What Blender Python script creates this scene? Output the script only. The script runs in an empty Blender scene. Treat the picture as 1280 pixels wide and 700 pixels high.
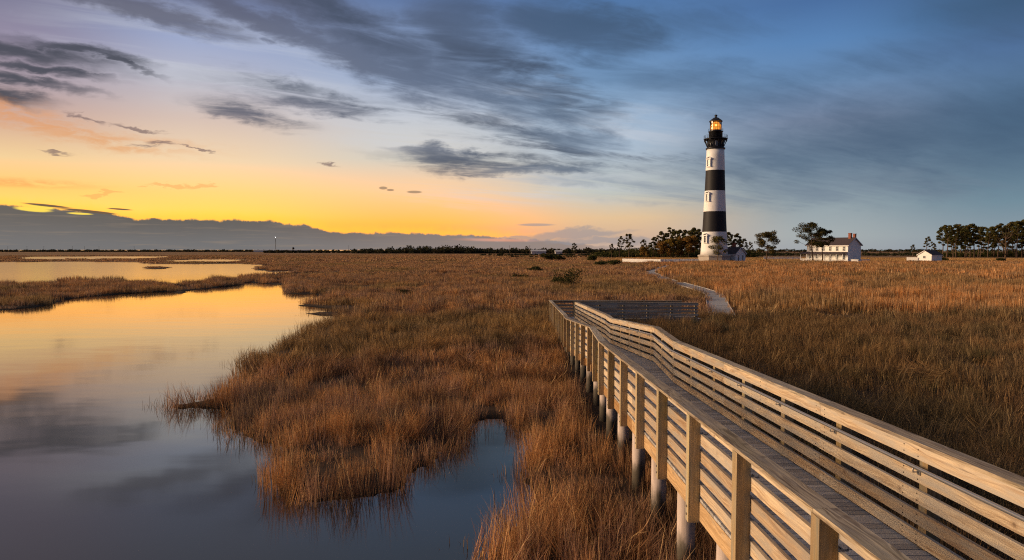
import bpy, math, random
import numpy as np
from mathutils import Vector, Matrix, noise as mnoise

R = math.radians
rnd = random.Random(7)
scene = bpy.context.scene
col = scene.collection

# ------------------------------------------------------------------ camera
CAM_H = 5.0
PITCH = R(2.55)
FPX = 24.0 / 36.0 * 1280.0
cam_d = bpy.data.cameras.new("camera")
cam_d.lens = 24.0
cam_d.sensor_width = 36.0
cam_d.clip_start = 0.1
cam_d.clip_end = 40000.0
cam = bpy.data.objects.new("camera", cam_d)
cam.location = (0, 0, CAM_H)
cam.rotation_euler = (math.pi / 2 - PITCH, 0, 0)
col.objects.link(cam)
scene.camera = cam


def ray(px, py):
    """direction of a photograph position (1280 wide) in the world"""
    u, v = (px - 640.0) / FPX, (350.0 - py) / FPX
    return (u, math.cos(PITCH) + v * math.sin(PITCH), -math.sin(PITCH) + v * math.cos(PITCH))


def G(px, py, z=0.0):
    d = ray(px, py)
    t = (z - CAM_H) / d[2]
    return (d[0] * t, d[1] * t)


def W(px, py, Y):
    d = ray(px, py)
    t = Y / d[1]
    return Vector((d[0] * t, Y, CAM_H + d[2] * t))


# ------------------------------------------------------------------ tagging
def tag(o, label=None, cat=None, group=None, kind=None):
    if label: o["label"] = label
    if cat: o["category"] = cat
    if group: o["group"] = group
    if kind: o["kind"] = kind
    return o


def empty(name, loc=(0, 0, 0), rz=0.0):
    o = bpy.data.objects.new(name, None)
    o.location = loc
    o.rotation_euler = (0, 0, rz)
    col.objects.link(o)
    return o


def copy_tree(o, parent=None):
    c = o.copy()
    col.objects.link(c)
    c.parent = parent
    for ch in list(o.children):
        copy_tree(ch, c)
    return c


# ------------------------------------------------------------------ mesh builder
class MB:
    def __init__(s):
        s.v, s.f, s.uv, s.tn, s.mi, s.sm = [], [], [], [], [], []

    def face(s, pts, uvs=None, tone=0.5, mi=0, smooth=False):
        n = len(s.v)
        s.v.extend([tuple(p) for p in pts])
        s.f.append(list(range(n, n + len(pts))))
        s.uv.append(uvs if uvs else [(0, 0)] * len(pts))
        s.tn.append(tone)
        s.mi.append(mi)
        s.sm.append(smooth)

    def beam(s, p0, p1, w, h, up=(0, 0, 1), mi=0, tone=None, off=None):
        """box from p0 to p1; h measured along up, w across"""
        p0, p1 = Vector(p0), Vector(p1)
        L = (p1 - p0).length
        if L < 1e-6: return
        t = (p1 - p0) / L
        up = Vector(up)
        side = t.cross(up)
        if side.length < 1e-5:
            up = Vector((1, 0, 0)); side = t.cross(up)
        side.normalize()
        u = side.cross(t).normalized()
        ou, ov = rnd.uniform(0, 50), rnd.uniform(0, 50)
        tone = rnd.random() if tone is None else tone
        c = {}
        for l in (0, 1):
            for a in (-1, 1):
                for b in (-1, 1):
                    c[l, a, b] = (p0 if l == 0 else p1) + side * (a * w / 2) + u * (b * h / 2)
        def F(ks, fn):
            s.face([c[k] for k in ks], [fn(k) for k in ks], tone, mi)
        la = lambda k: (k[0] * L + ou, k[1] * w / 2 + ov)
        lb = lambda k: (k[0] * L + ou, k[2] * h / 2 + ov + 3)
        ab = lambda k: (k[1] * w / 2 + ou, k[2] * h / 2 + ov)
        F([(0, -1, 1), (1, -1, 1), (1, 1, 1), (0, 1, 1)][::-1], la)
        F([(0, -1, -1), (1, -1, -1), (1, 1, -1), (0, 1, -1)], la)
        F([(0, 1, -1), (1, 1, -1), (1, 1, 1), (0, 1, 1)], lb)
        F([(0, -1, -1), (1, -1, -1), (1, -1, 1), (0, -1, 1)][::-1], lb)
        F([(0, -1, -1), (0, 1, -1), (0, 1, 1), (0, -1, 1)], ab)
        F([(1, -1, -1), (1, 1, -1), (1, 1, 1), (1, -1, 1)][::-1], ab)

    def box(s, x0, x1, y0, y1, z0, z1, mi=0, tone=None):
        s.beam(((x0 + x1) / 2, y0, (z0 + z1) / 2), ((x0 + x1) / 2, y1, (z0 + z1) / 2), abs(x1 - x0), abs(z1 - z0), mi=mi, tone=tone)

    def tube(s, pts, rad, n=8, mi=0, tone=0.5, cap=True):
        pts = [Vector(p) for p in pts]
        if not hasattr(rad, "__len__"): rad = [rad] * len(pts)
        rings = []
        acc = 0
        for i, p in enumerate(pts):
            if i == 0: t = pts[1] - p
            elif i == len(pts) - 1: t = p - pts[i - 1]
            else: t = pts[i + 1] - pts[i - 1]
            t.normalize()
            a = Vector((0, 0, 1)) if abs(t.z) < 0.9 else Vector((1, 0, 0))
            x = t.cross(a).normalized(); y = x.cross(t)
            if i: acc += (p - pts[i - 1]).length
            rings.append(([p + x * (rad[i] * math.cos(2 * math.pi * k / n)) + y * (rad[i] * math.sin(2 * math.pi * k / n)) for k in range(n)], acc))
        for i in range(len(rings) - 1):
            (A, la), (B, lb) = rings[i], rings[i + 1]
            for k in range(n):
                k2 = (k + 1) % n
                s.face([A[k], B[k], B[k2], A[k2]], [(la, k * .1), (lb, k * .1), (lb, k * .1 + .1), (la, k * .1 + .1)], tone, mi, True)
        if cap:
            s.face(rings[0][0], None, tone, mi)
            s.face(rings[-1][0][::-1], None, tone, mi)

    def lathe(s, prof, n=32, mi=0, c=(0, 0), smooth=True, mats=None, ph=0.0, cap=True):
        """prof: list of (radius, z)"""
        rings = [[(c[0] + r * math.cos(ph + 2 * math.pi * k / n), c[1] + r * math.sin(ph + 2 * math.pi * k / n), z) for k in range(n)] for r, z in prof]
        for i in range(len(rings) - 1):
            for k in range(n):
                k2 = (k + 1) % n
                m = mats[i] if mats else mi
                s.face([rings[i][k], rings[i][k2], rings[i + 1][k2], rings[i + 1][k]],
                       [(k * .5, prof[i][1]), (k * .5 + .5, prof[i][1]), (k * .5 + .5, prof[i + 1][1]), (k * .5, prof[i + 1][1])], .5, m, smooth)
        if cap:
            s.face(rings[0][::-1], None, .5, mats[0] if mats else mi)
            s.face(rings[-1], None, .5, mats[-1] if mats else mi)

    def build(s, name, mats, parent=None, loc=None):
        if not isinstance(mats, (list, tuple)): mats = [mats]
        me = bpy.data.meshes.new(name)
        me.from_pydata(s.v, [], s.f)
        for m in mats: me.materials.append(m)
        uv = me.uv_layers.new(name="UVMap")
        tn = me.uv_layers.new(name="Tone")
        flat, ft = [], []
        for u, t in zip(s.uv, s.tn):
            for a in u:
                flat.extend(a); ft.extend((t, 0))
        uv.data.foreach_set("uv", flat)
        tn.data.foreach_set("uv", ft)
        me.polygons.foreach_set("material_index", s.mi)
        me.polygons.foreach_set("use_smooth", s.sm)
        if any(s.sm):
            import bmesh
            bm = bmesh.new(); bm.from_mesh(me)
            bmesh.ops.remove_doubles(bm, verts=bm.verts, dist=1e-5)
            bm.to_mesh(me); bm.free()
        me.update()
        o = bpy.data.objects.new(name, me)
        if loc: o.location = loc
        col.objects.link(o)
        if parent: o.parent = parent
        return o


# ------------------------------------------------------------------ node helpers
class NT:
    def __init__(s, tree):
        s.t = tree; tree.nodes.clear()

    def n(s, typ, **kw):
        nd = s.t.nodes.new(typ)
        for k, v in kw.items(): setattr(nd, k, v)
        return nd

    def put(s, sock, v):
        if isinstance(v, X): v = v.s
        if isinstance(v, bpy.types.NodeSocket): s.t.links.new(v, sock)
        elif v is not None: sock.default_value = v

    def m(s, op, a, b=None, c=None, clamp=False):
        nd = s.n("ShaderNodeMath", operation=op); nd.use_clamp = clamp
        s.put(nd.inputs[0], a)
        if b is not None: s.put(nd.inputs[1], b)
        if c is not None: s.put(nd.inputs[2], c)
        return X(s, nd.outputs[0])

    def ss(s, e0, e1, x):
        nd = s.n("ShaderNodeMapRange", interpolation_type="SMOOTHSTEP")
        s.put(nd.inputs[0], x); s.put(nd.inputs[1], e0); s.put(nd.inputs[2], e1)
        return X(s, nd.outputs[0])

    def mix(s, f, a, b, blend="MIX"):
        nd = s.n("ShaderNodeMix", data_type="RGBA", blend_type=blend)
        s.put(nd.inputs[0], f)
        s.put(nd.inputs[6], a if not isinstance(a, tuple) else (*a, 1)[:4])
        s.put(nd.inputs[7], b if not isinstance(b, tuple) else (*b, 1)[:4])
        return nd.outputs[2]

    def noise(s, vec, scale, detail=3, rough=0.5, dist=0.0, dim="3D", out=0, w=None):
        nd = s.n("ShaderNodeTexNoise", noise_dimensions=dim)
        if vec is not None: s.put(nd.inputs["Vector"], vec)
        nd.inputs["Scale"].default_value = scale
        nd.inputs["Detail"].default_value = detail
        nd.inputs["Roughness"].default_value = rough
        nd.inputs["Distortion"].default_value = dist
        return X(s, nd.outputs[out]) if out == 0 else nd.outputs[out]

    def xyz(s, x, y, z=0.0):
        nd = s.n("ShaderNodeCombineXYZ")
        s.put(nd.inputs[0], x); s.put(nd.inputs[1], y); s.put(nd.inputs[2], z)
        return nd.outputs[0]

    def sep(s, v):
        nd = s.n("ShaderNodeSeparateXYZ"); s.put(nd.inputs[0], v)
        return [X(s, o) for o in nd.outputs]

    def mapv(s, v, sc=(1, 1, 1), loc=(0, 0, 0), rot=(0, 0, 0)):
        nd = s.n("ShaderNodeMapping"); s.put(nd.inputs[0], v)
        nd.inputs[1].default_value = loc; nd.inputs[2].default_value = rot; nd.inputs[3].default_value = sc
        return nd.outputs[0]

    def ramp(s, f, stops, interp="LINEAR"):
        nd = s.n("ShaderNodeValToRGB"); cr = nd.color_ramp; cr.interpolation = interp
        while len(cr.elements) < len(stops): cr.elements.new(0.5)
        for e, (p, c) in zip(cr.elements, stops):
            e.position = p; e.color = (*c, 1)[:4] if hasattr(c, "__len__") else (c, c, c, 1)
        s.put(nd.inputs[0], f)
        return nd.outputs[0]

    def bump(s, h, strength, dist):
        nd = s.n("ShaderNodeBump"); s.put(nd.inputs["Height"], h)
        nd.inputs["Strength"].default_value = strength; nd.inputs["Distance"].default_value = dist
        return nd.outputs[0]


class X:
    def __init__(s, nt, sock): s.nt, s.s = nt, sock
    def __add__(s, o): return s.nt.m("ADD", s, o)
    __radd__ = __add__
    def __mul__(s, o): return s.nt.m("MULTIPLY", s, o)
    __rmul__ = __mul__
    def __sub__(s, o): return s.nt.m("SUBTRACT", s, o)
    def __rsub__(s, o): return s.nt.m("SUBTRACT", o, s)
    def __truediv__(s, o): return s.nt.m("DIVIDE", s, o)


def srgb(r, g, b):
    f = lambda c: (c / 255 / 12.92) if c <= 10 else ((c / 255 + 0.055) / 1.055) ** 2.4
    return (f(r), f(g), f(b))


def material(name):
    m = bpy.data.materials.new(name); m.use_nodes = True
    return m, NT(m.node_tree)


def principled(nt, color=None, rough=0.6, metal=0.0, spec=0.5, normal=None, **kw):
    b = nt.n("ShaderNodeBsdfPrincipled")
    nt.put(b.inputs["Base Color"], (*color, 1)[:4] if isinstance(color, tuple) else color)
    nt.put(b.inputs["Roughness"], rough)
    b.inputs["Metallic"].default_value = metal
    b.inputs["Specular IOR Level"].default_value = spec
    if normal is not None: nt.put(b.inputs["Normal"], normal)
    for k, v in kw.items(): b.inputs[k].default_value = v
    o = nt.n("ShaderNodeOutputMaterial")
    nt.t.links.new(b.outputs[0], o.inputs[0])
    return b
# ------------------------------------------------------------------ materials
def uvn(nt, name):
    nd = nt.n("ShaderNodeUVMap"); nd.uv_map = name
    return nd.outputs[0]


def wood(name, light, dark, grey, grey_amt, green=0.0, knots=True):
    m, nt = material(name)
    uv = uvn(nt, "UVMap"); tone = nt.sep(uvn(nt, "Tone"))[0]
    v = nt.xyz(nt.sep(uv)[0], nt.sep(uv)[1], tone * 9.0)
    warp = nt.noise(nt.mapv(v, (1.2, 6, 1)), 1.0, 2, 0.5, out=0)
    vv = nt.xyz(nt.sep(v)[0] * 0.9, nt.sep(v)[1] * 26.0 + warp * 5.0, nt.sep(v)[2])
    g = nt.noise(vv, 1.6, 5, 0.62, 0.4)
    fine = nt.noise(nt.mapv(v, (3, 160, 1)), 1.0, 3, 0.6)
    c = nt.mix(nt.ss(0.34, 0.68, g), light, dark)
    c = nt.mix(nt.ss(0.5, 0.75, fine) * 0.35, c, tuple(x * 0.55 for x in dark))
    # knots
    if knots:
        vo = nt.n("ShaderNodeTexVoronoi"); nt.put(vo.inputs["Vector"], nt.mapv(v, (6.0, 7.5, 1)))
        vo.inputs["Scale"].default_value = 1.0
        kd = X(nt, vo.outputs["Distance"])
        kc = nt.sep(vo.outputs["Color"])[0]
        kn = (1.0 - nt.ss(0.10, 0.17, kd)) * nt.ss(0.80, 0.82, kc)
        c = nt.mix(kn, c, (0.055, 0.028, 0.014))
        ring = (1.0 - nt.ss(0.15, 0.42, kd)) * nt.ss(0.80, 0.82, kc) * 0.6
        c = nt.mix(ring, c, dark)
    # weathering: silvery stain in long patches
    w = nt.noise(nt.mapv(v, (0.7, 5, 1), (3, 1, 0)), 1.5, 4, 0.6)
    c = nt.mix(nt.ss(0.62 - grey_amt, 0.95 - grey_amt, w), c, grey)
    if green:
        w2 = nt.noise(nt.mapv(v, (0.5, 3, 1), (9, 4, 0)), 1.4, 3, 0.6)
        c = nt.mix(nt.ss(0.45, 0.7, w2) * green, c, (0.20, 0.20, 0.055))
    hsv = nt.n("ShaderNodeHueSaturation"); nt.put(hsv.inputs["Color"], c)
    nt.put(hsv.inputs["Value"], tone * 0.5 + 0.74)
    nt.put(hsv.inputs["Saturation"], 1.12 - tone * 0.2)
    nt.put(hsv.inputs["Hue"], 0.494 + tone * 0.012)
    crack = nt.noise(nt.mapv(v, (1.4, 55, 1), (5, 2, 0)), 1.0, 4, 0.7)
    cr = nt.ss(0.62, 0.72, crack)
    c2 = nt.mix(cr * 0.5, hsv.outputs[0], (0.03, 0.022, 0.017))
    h = g * 0.4 + fine * 0.35 - cr * 0.6
    principled(nt, c2, 0.78, spec=0.25, normal=nt.bump(h, 0.55, 0.006))
    return m


def paint(name, c, rough=0.55, dirt=0.12, spec=0.4, boards=0.0, dirtc=(0.22, 0.17, 0.12)):
    m, nt = material(name)
    geo = nt.n("ShaderNodeNewGeometry")
    tc = nt.n("ShaderNodeTexCoord")
    p = tc.outputs["Object"]
    a = nt.noise(nt.mapv(p, (1, 1, 0.25)), 1.1, 5, 0.65)
    b = nt.noise(nt.mapv(p, (3, 3, 0.3)), 2.2, 4, 0.6)
    cc = nt.mix(nt.ss(0.5, 0.8, a) * dirt, c, dirtc)
    cc = nt.mix(nt.ss(0.55, 0.8, b) * dirt * 0.8, cc, dirtc)
    h = a * 0.3
    if boards:
        z = nt.sep(p)[2]
        sw = nt.m("FRACT", z / boards)
        h = h + sw * 1.0
        nb = nt.bump(h, 0.8, 0.02)
    else:
        nb = nt.bump(b, 0.3, 0.02)
    principled(nt, cc, rough, spec=spec, normal=nb)
    return m


def roofing(name, c, c2):
    m, nt = material(name)
    p = nt.n("ShaderNodeTexCoord").outputs["Object"]
    a = nt.noise(p, 5.0, 4, 0.7)
    z = nt.sep(p)[2]
    row = nt.m("FRACT", z / 0.18)
    principled(nt, nt.mix(nt.ss(0.35, 0.7, a), c, c2), 0.85, spec=0.2, normal=nt.bump(row + a * 0.5, 0.8, 0.02))
    return m


def brick(name, c1, c2, mortar, sc=1.0):
    m, nt = material(name)
    p = nt.n("ShaderNodeTexCoord").outputs["Object"]
    s = nt.sep(p)
    v = nt.xyz(s[0] + s[1], s[2], 0.0)
    bt = nt.n("ShaderNodeTexBrick"); nt.put(bt.inputs["Vector"], v)
    bt.inputs["Color1"].default_value = (*c1, 1); bt.inputs["Color2"].default_value = (*c2, 1); bt.inputs["Mortar"].default_value = (*mortar, 1)
    bt.inputs["Scale"].default_value = sc; bt.inputs["Mortar Size"].default_value = 0.012
    bt.inputs["Brick Width"].default_value = 0.9 ; bt.inputs["Row Height"].default_value = 0.4
    a = nt.noise(p, 2.0, 4, 0.6)
    c = nt.mix(nt.ss(0.45, 0.8, a) * 0.4, bt.outputs["Color"], mortar)
    principled(nt, c, 0.85, spec=0.2, normal=nt.bump(bt.outputs["Fac"], -0.6, 0.02))
    return m


def simple(name, c, rough=0.5, metal=0.0, spec=0.5, var=0.25):
    m, nt = material(name)
    p = nt.n("ShaderNodeTexCoord").outputs["Object"]
    a = nt.noise(p, 6.0, 4, 0.6)
    principled(nt, nt.mix(a * var, c, tuple(x * 0.45 for x in c)), rough, metal, spec)
    return m


M = {}
M["rail"] = wood("rail_wood", (0.62, 0.475, 0.31), (0.33, 0.215, 0.125), (0.38, 0.33, 0.27), 0.28)
M["post"] = wood("post_wood", (0.48, 0.35, 0.20), (0.29, 0.20, 0.10), (0.28, 0.25, 0.19), 0.22, green=0.3, knots=False)
M["cap"] = wood("weathered_cap_wood", (0.52, 0.42, 0.29), (0.15, 0.105, 0.07), (0.27, 0.235, 0.20), 0.2, green=0.15)
M["deck"] = wood("deck_wood", (0.52, 0.47, 0.42), (0.29, 0.26, 0.24), (0.36, 0.345, 0.33), 0.34, knots=False)
M["stringer"] = wood("stringer_wood", (0.50, 0.32, 0.16), (0.31, 0.18, 0.08), (0.28, 0.23, 0.17), 0.1)
M["white"] = paint("white_paint", (0.78, 0.76, 0.72), 0.6, 0.34)
M["siding"] = paint("white_siding", (0.83, 0.81, 0.76), 0.6, 0.12, boards=0.2)
M["black"] = paint("black_paint", (0.012, 0.011, 0.013), 0.6, 0.35, spec=0.25, dirtc=(0.05, 0.04, 0.03))
M["iron"] = simple("black_iron", (0.016, 0.016, 0.018), 0.42, 0.3)
M["stone"] = brick("granite_base", (0.50, 0.43, 0.35), (0.42, 0.36, 0.30), (0.30, 0.27, 0.23), 1.0)
M["redbrick"] = brick("red_brick", (0.30, 0.085, 0.045), (0.22, 0.06, 0.035), (0.30, 0.25, 0.2), 4.0)
M["slate"] = roofing("dark_shingle", (0.055, 0.042, 0.045), (0.095, 0.07, 0.07))
M["galv"] = simple("galvanised_steel", (0.42, 0.42, 0.43), 0.42, 0.85)
M["pile"] = paint("pile_jacket", (0.36, 0.27, 0.23), 0.7, 0.6, dirtc=(0.16, 0.13, 0.1))
m, nt = material("stained_pile_jacket")
p = nt.n("ShaderNodeNewGeometry").outputs["Position"]
a = nt.noise(nt.mapv(p, (3, 3, 0.8)), 2.0, 5, 0.65); b = nt.noise(nt.mapv(p, (14, 14, 1.5)), 1.0, 4, 0.6)
lvl = nt.sep(p)[2] + (a - 0.5) * 0.9
c = nt.mix(nt.ss(0.45, 0.75, b) * 0.5, (0.54, 0.44, 0.38), (0.28, 0.21, 0.17))
c = nt.mix(1.0 - nt.ss(0.55, 0.95, lvl), c, (0.085, 0.07, 0.05))
principled(nt, c, 0.75, spec=0.25, normal=nt.bump(b, 0.4, 0.01))
M["pile"] = m
M["bark"] = simple("pine_bark", (0.13, 0.085, 0.055), 0.9, 0, 0.1, 0.6)
M["darkpane"] = simple("window_pane", (0.035, 0.045, 0.055), 0.12, 0, 0.6, 0.1)
M["door"] = simple("dark_door", (0.09, 0.08, 0.075), 0.5)
M["greybuild"] = paint("pale_wall", (0.5, 0.48, 0.46), 0.7, 0.1)

# lantern glass and lens
m, nt = material("lantern_glass")
gl = nt.n("ShaderNodeBsdfGlossy"); gl.inputs["Roughness"].default_value = 0.05
tr = nt.n("ShaderNodeBsdfTransparent"); tr.inputs[0].default_value = (0.95, 0.93, 0.88, 1)
fr = nt.n("ShaderNodeFresnel"); fr.inputs[0].default_value = 1.45
mx = nt.n("ShaderNodeMixShader"); out = nt.n("ShaderNodeOutputMaterial")
nt.t.links.new(fr.outputs[0], mx.inputs[0]); nt.t.links.new(tr.outputs[0], mx.inputs[1]); nt.t.links.new(gl.outputs[0], mx.inputs[2]); nt.t.links.new(mx.outputs[0], out.inputs[0])
M["glass"] = m


def glow(name, c, st, c2=None):
    m, nt = material(name)
    p = nt.n("ShaderNodeTexCoord").outputs["Object"]
    z = nt.sep(p)[2]
    f = nt.m("FRACT", z / 0.45)
    cc = nt.mix(f * 0.6, c, c2 or c)
    e = nt.n("ShaderNodeEmission"); nt.put(e.inputs[0], cc); e.inputs[1].default_value = st
    o = nt.n("ShaderNodeOutputMaterial"); nt.t.links.new(e.outputs[0], o.inputs[0])
    return m


M["lens"] = glow("lamp_lens_glow", (1.0, 0.40, 0.05), 1.15, (1.0, 0.20, 0.01))
M["bulb"] = glow("lamp_core_glow", (1.0, 0.50, 0.12), 2.6)
M["mastlight"] = glow("mast_lamp_glow", (1.0, 0.95, 0.9), 6.0)


# ---- foliage
def foliage(name, a, b, c, scale=1.2, trans=0.25):
    m, nt = material(name)
    tone = nt.sep(uvn(nt, "Tone"))[0]
    geo = nt.n("ShaderNodeNewGeometry")
    oi = nt.n("ShaderNodeObjectInfo")
    n1 = nt.noise(geo.outputs["Position"], scale, 3, 0.6)
    cc = nt.mix(nt.ss(0.4, 0.62, n1), a, b)
    cc = nt.mix(nt.ss(0.72, 0.95, tone), cc, c)
    hsv = nt.n("ShaderNodeHueSaturation"); nt.put(hsv.inputs["Color"], cc)
    nt.put(hsv.inputs["Value"], tone * 0.8 + 0.6)
    nt.put(hsv.inputs["Hue"], X(nt, oi.outputs["Random"]) * 0.03 + 0.485)
    d = nt.n("ShaderNodeBsdfDiffuse"); nt.put(d.inputs[0], hsv.outputs[0])
    t = nt.n("ShaderNodeBsdfTranslucent"); nt.put(t.inputs[0], hsv.outputs[0])
    mx = nt.n("ShaderNodeMixShader"); mx.inputs[0].default_value = trans
    o = nt.n("ShaderNodeOutputMaterial")
    nt.t.links.new(d.outputs[0], mx.inputs[1]); nt.t.links.new(t.outputs[0], mx.inputs[2]); nt.t.links.new(mx.outputs[0], o.inputs[0])
    return m


M["pine"] = foliage("pine_needles", (0.060, 0.070, 0.026), (0.11, 0.092, 0.03), (0.17, 0.115, 0.036))
M["oak"] = foliage("evergreen_leaves", (0.035, 0.045, 0.018), (0.07, 0.065, 0.02), (0.11, 0.085, 0.028))
M["autumn"] = foliage("autumn_leaves", (0.24, 0.14, 0.035), (0.17, 0.13, 0.035), (0.32, 0.17, 0.04))
M["farwood"] = foliage("far_wood_leaves", (0.030, 0.036, 0.022), (0.055, 0.050, 0.026), (0.07, 0.06, 0.03), 0.05)


def grass_mat(name, cols, trans=0.25, sc=0.3, straw=(0.42, 0.26, 0.11)):
    """blades: colour from patches over the marsh, plus each blade's own tone"""
    m, nt = material(name)
    tone = nt.sep(uvn(nt, "Tone"))[0]
    up = nt.sep(uvn(nt, "UVMap"))[1]
    geo = nt.n("ShaderNodeNewGeometry"); p = geo.outputs["Position"]
    pf = nt.mapv(p, (1, 1, 0))
    n1 = nt.noise(nt.mapv(p, (sc, sc * 0.75, 0)), 1.0, 4, 0.55, 0.6)
    n2 = nt.noise(nt.mapv(p, (sc * 3.3, sc * 2.2, 0), (7, 3, 0)), 1.0, 3, 0.6, 0.4)
    n3 = nt.noise(nt.mapv(p, (sc * 0.22, sc * 0.16, 0), (17, 5, 0)), 1.0, 3, 0.55, 0.3)
    cc = nt.ramp(n1, [(0.36, cols[0]), (0.45, cols[1]), (0.54, cols[2]), (0.63, cols[3])])
    cc = nt.mix(nt.ss(0.50, 0.60, n2) * 0.7, cc, cols[4])
    cc = nt.mix(nt.ss(0.50, 0.60, n3) * 0.6, cc, cols[5])
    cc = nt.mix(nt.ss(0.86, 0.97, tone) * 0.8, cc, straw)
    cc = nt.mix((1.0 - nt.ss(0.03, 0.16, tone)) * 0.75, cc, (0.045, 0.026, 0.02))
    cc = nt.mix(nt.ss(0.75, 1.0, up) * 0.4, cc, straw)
    hsv = nt.n("ShaderNodeHueSaturation"); nt.put(hsv.inputs["Color"], cc)
    nt.put(hsv.inputs["Value"], tone * 1.15 + 0.42)
    d = nt.n("ShaderNodeBsdfDiffuse"); nt.put(d.inputs[0], hsv.outputs[0])
    t = nt.n("ShaderNodeBsdfTranslucent"); nt.put(t.inputs[0], hsv.outputs[0])
    mx = nt.n("ShaderNodeMixShader"); mx.inputs[0].default_value = trans
    o = nt.n("ShaderNodeOutputMaterial")
    nt.t.links.new(d.outputs[0], mx.inputs[1]); nt.t.links.new(t.outputs[0], mx.inputs[2]); nt.t.links.new(mx.outputs[0], o.inputs[0])
    return m


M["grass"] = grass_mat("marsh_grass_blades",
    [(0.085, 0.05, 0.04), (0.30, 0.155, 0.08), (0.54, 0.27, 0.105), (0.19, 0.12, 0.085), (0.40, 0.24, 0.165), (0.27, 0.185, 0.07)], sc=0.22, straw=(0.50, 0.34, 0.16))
M["reed"] = grass_mat("tall_reed_blades",
    [(0.13, 0.08, 0.045), (0.38, 0.18, 0.065), (0.62, 0.27, 0.085), (0.27, 0.15, 0.07), (0.52, 0.31, 0.16), (0.22, 0.145, 0.06)], sc=0.17, straw=(0.55, 0.38, 0.20))
M["rush"] = grass_mat("dark_rush_blades",
    [(0.10, 0.075, 0.042), (0.18, 0.125, 0.06), (0.28, 0.155, 0.07), (0.13, 0.105, 0.05), (0.20, 0.13, 0.075), (0.26, 0.15, 0.06)], sc=0.25, straw=(0.36, 0.25, 0.12))
M["turf"] = grass_mat("mown_grass_blades",
    [(0.36, 0.22, 0.09), (0.46, 0.25, 0.10), (0.48, 0.27, 0.11), (0.30, 0.22, 0.08), (0.36, 0.24, 0.09), (0.44, 0.24, 0.09)], sc=0.05, straw=(0.5, 0.36, 0.18))

# ---- ground
m, nt = material("marsh_soil")
p = nt.n("ShaderNodeNewGeometry").outputs["Position"]
s3 = nt.sep(p)
a = nt.noise(nt.mapv(p, (1, 1, 0)), 0.9, 6, 0.65)
b = nt.noise(nt.mapv(p, (0.02, 0.045, 0)), 1.0, 5, 0.62, 0.5)
b2 = nt.noise(nt.mapv(p, (0.006, 0.03, 0), (3, 8, 0)), 1.0, 5, 0.6, 0.4)
dist = nt.m("SQRT", s3[0] * s3[0] + s3[1] * s3[1])
mud = nt.mix(a, (0.035, 0.024, 0.018), (0.075, 0.048, 0.03))
field = nt.ramp(b, [(0.3, (0.13, 0.075, 0.04)), (0.45, (0.24, 0.12, 0.05)), (0.58, (0.30, 0.16, 0.065)), (0.72, (0.17, 0.12, 0.05))])
field = nt.mix(nt.ss(0.45, 0.65, b2) * 0.6, field, (0.13, 0.10, 0.045))
mud = nt.mix(1.0 - nt.ss(0.02, 0.10, s3[2]), mud, (0.018, 0.013, 0.010))
c = nt.mix(nt.ss(190, 240, dist), mud, field)
principled(nt, c, 0.95, spec=0.1, normal=nt.bump(a, 0.6, 0.08))
M["soil"] = m

m, nt = material("mown_lawn")
p = nt.n("ShaderNodeNewGeometry").outputs["Position"]
a = nt.noise(nt.mapv(p, (1, 1, 0)), 1.5, 6, 0.7)
b = nt.noise(nt.mapv(p, (0.03, 0.12, 0)), 1.0, 4, 0.6, 0.3)
c = nt.ramp(b, [(0.3, (0.36, 0.20, 0.085)), (0.5, (0.42, 0.22, 0.09)), (0.68, (0.24, 0.18, 0.065))])
c = nt.mix(a * 0.4, c, (0.16, 0.10, 0.05))
principled(nt, c, 0.95, spec=0.1, normal=nt.bump(a, 0.6, 0.05))
M["lawn"] = m

# ---- water
m, nt = material("still_water")
p = nt.n("ShaderNodeNewGeometry").outputs["Position"]
w1 = nt.noise(nt.mapv(p, (0.22, 0.45, 1)), 1.0, 2, 0.5)
w2 = nt.noise(nt.mapv(p, (2.0, 4.0, 1)), 1.0, 2, 0.5)
wp = nt.sep(p); far = nt.m("SQRT", wp[0] * wp[0] + wp[1] * wp[1])
nb = nt.bump(w1 * 1.0 + w2 * 0.02, 0.035, 0.25)
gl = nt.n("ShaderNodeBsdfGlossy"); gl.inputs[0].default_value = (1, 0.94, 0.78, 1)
nt.put(gl.inputs["Roughness"], nt.ss(75, 170, far) * 0.07 + 0.062); nt.put(gl.inputs["Normal"], nb)
df = nt.n("ShaderNodeBsdfDiffuse"); df.inputs[0].default_value = (0.012, 0.012, 0.014, 1)
cosv = nt.n("ShaderNodeVectorMath", operation="DOT_PRODUCT")
geo_ = nt.n("ShaderNodeNewGeometry")
nt.put(cosv.inputs[0], geo_.outputs["Incoming"]); nt.put(cosv.inputs[1], geo_.outputs["Normal"])
cs = nt.m("ABSOLUTE", X(nt, cosv.outputs["Value"]))
fac = nt.m("POWER", 1.0 - cs, 3.1) * 0.90 + 0.065
mx = nt.n("ShaderNodeMixShader"); nt.put(mx.inputs[0], fac)
o = nt.n("ShaderNodeOutputMaterial")
nt.t.links.new(df.outputs[0], mx.inputs[1]); nt.t.links.new(gl.outputs[0], mx.inputs[2]); nt.t.links.new(mx.outputs[0], o.inputs[0])
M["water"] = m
# ------------------------------------------------------------------ sky and sun
SUN_AZ, SUN_EL = -87.0, 14.0        # degrees from the view axis, minus = left
sd = Vector((math.sin(R(SUN_AZ)) * math.cos(R(SUN_EL)), math.cos(R(SUN_AZ)) * math.cos(R(SUN_EL)), math.sin(R(SUN_EL))))
sun_d = bpy.data.lights.new("sun", "SUN")
sun_d.energy = 5.0
sun_d.angle = R(24)
sun_d.color = (1.0, 0.70, 0.43)
sun = bpy.data.objects.new("sun", sun_d)
sun.rotation_euler = (-sd).to_track_quat("-Z", "Y").to_euler()
sun.location = (-60, 10, 60)
col.objects.link(sun)

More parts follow.
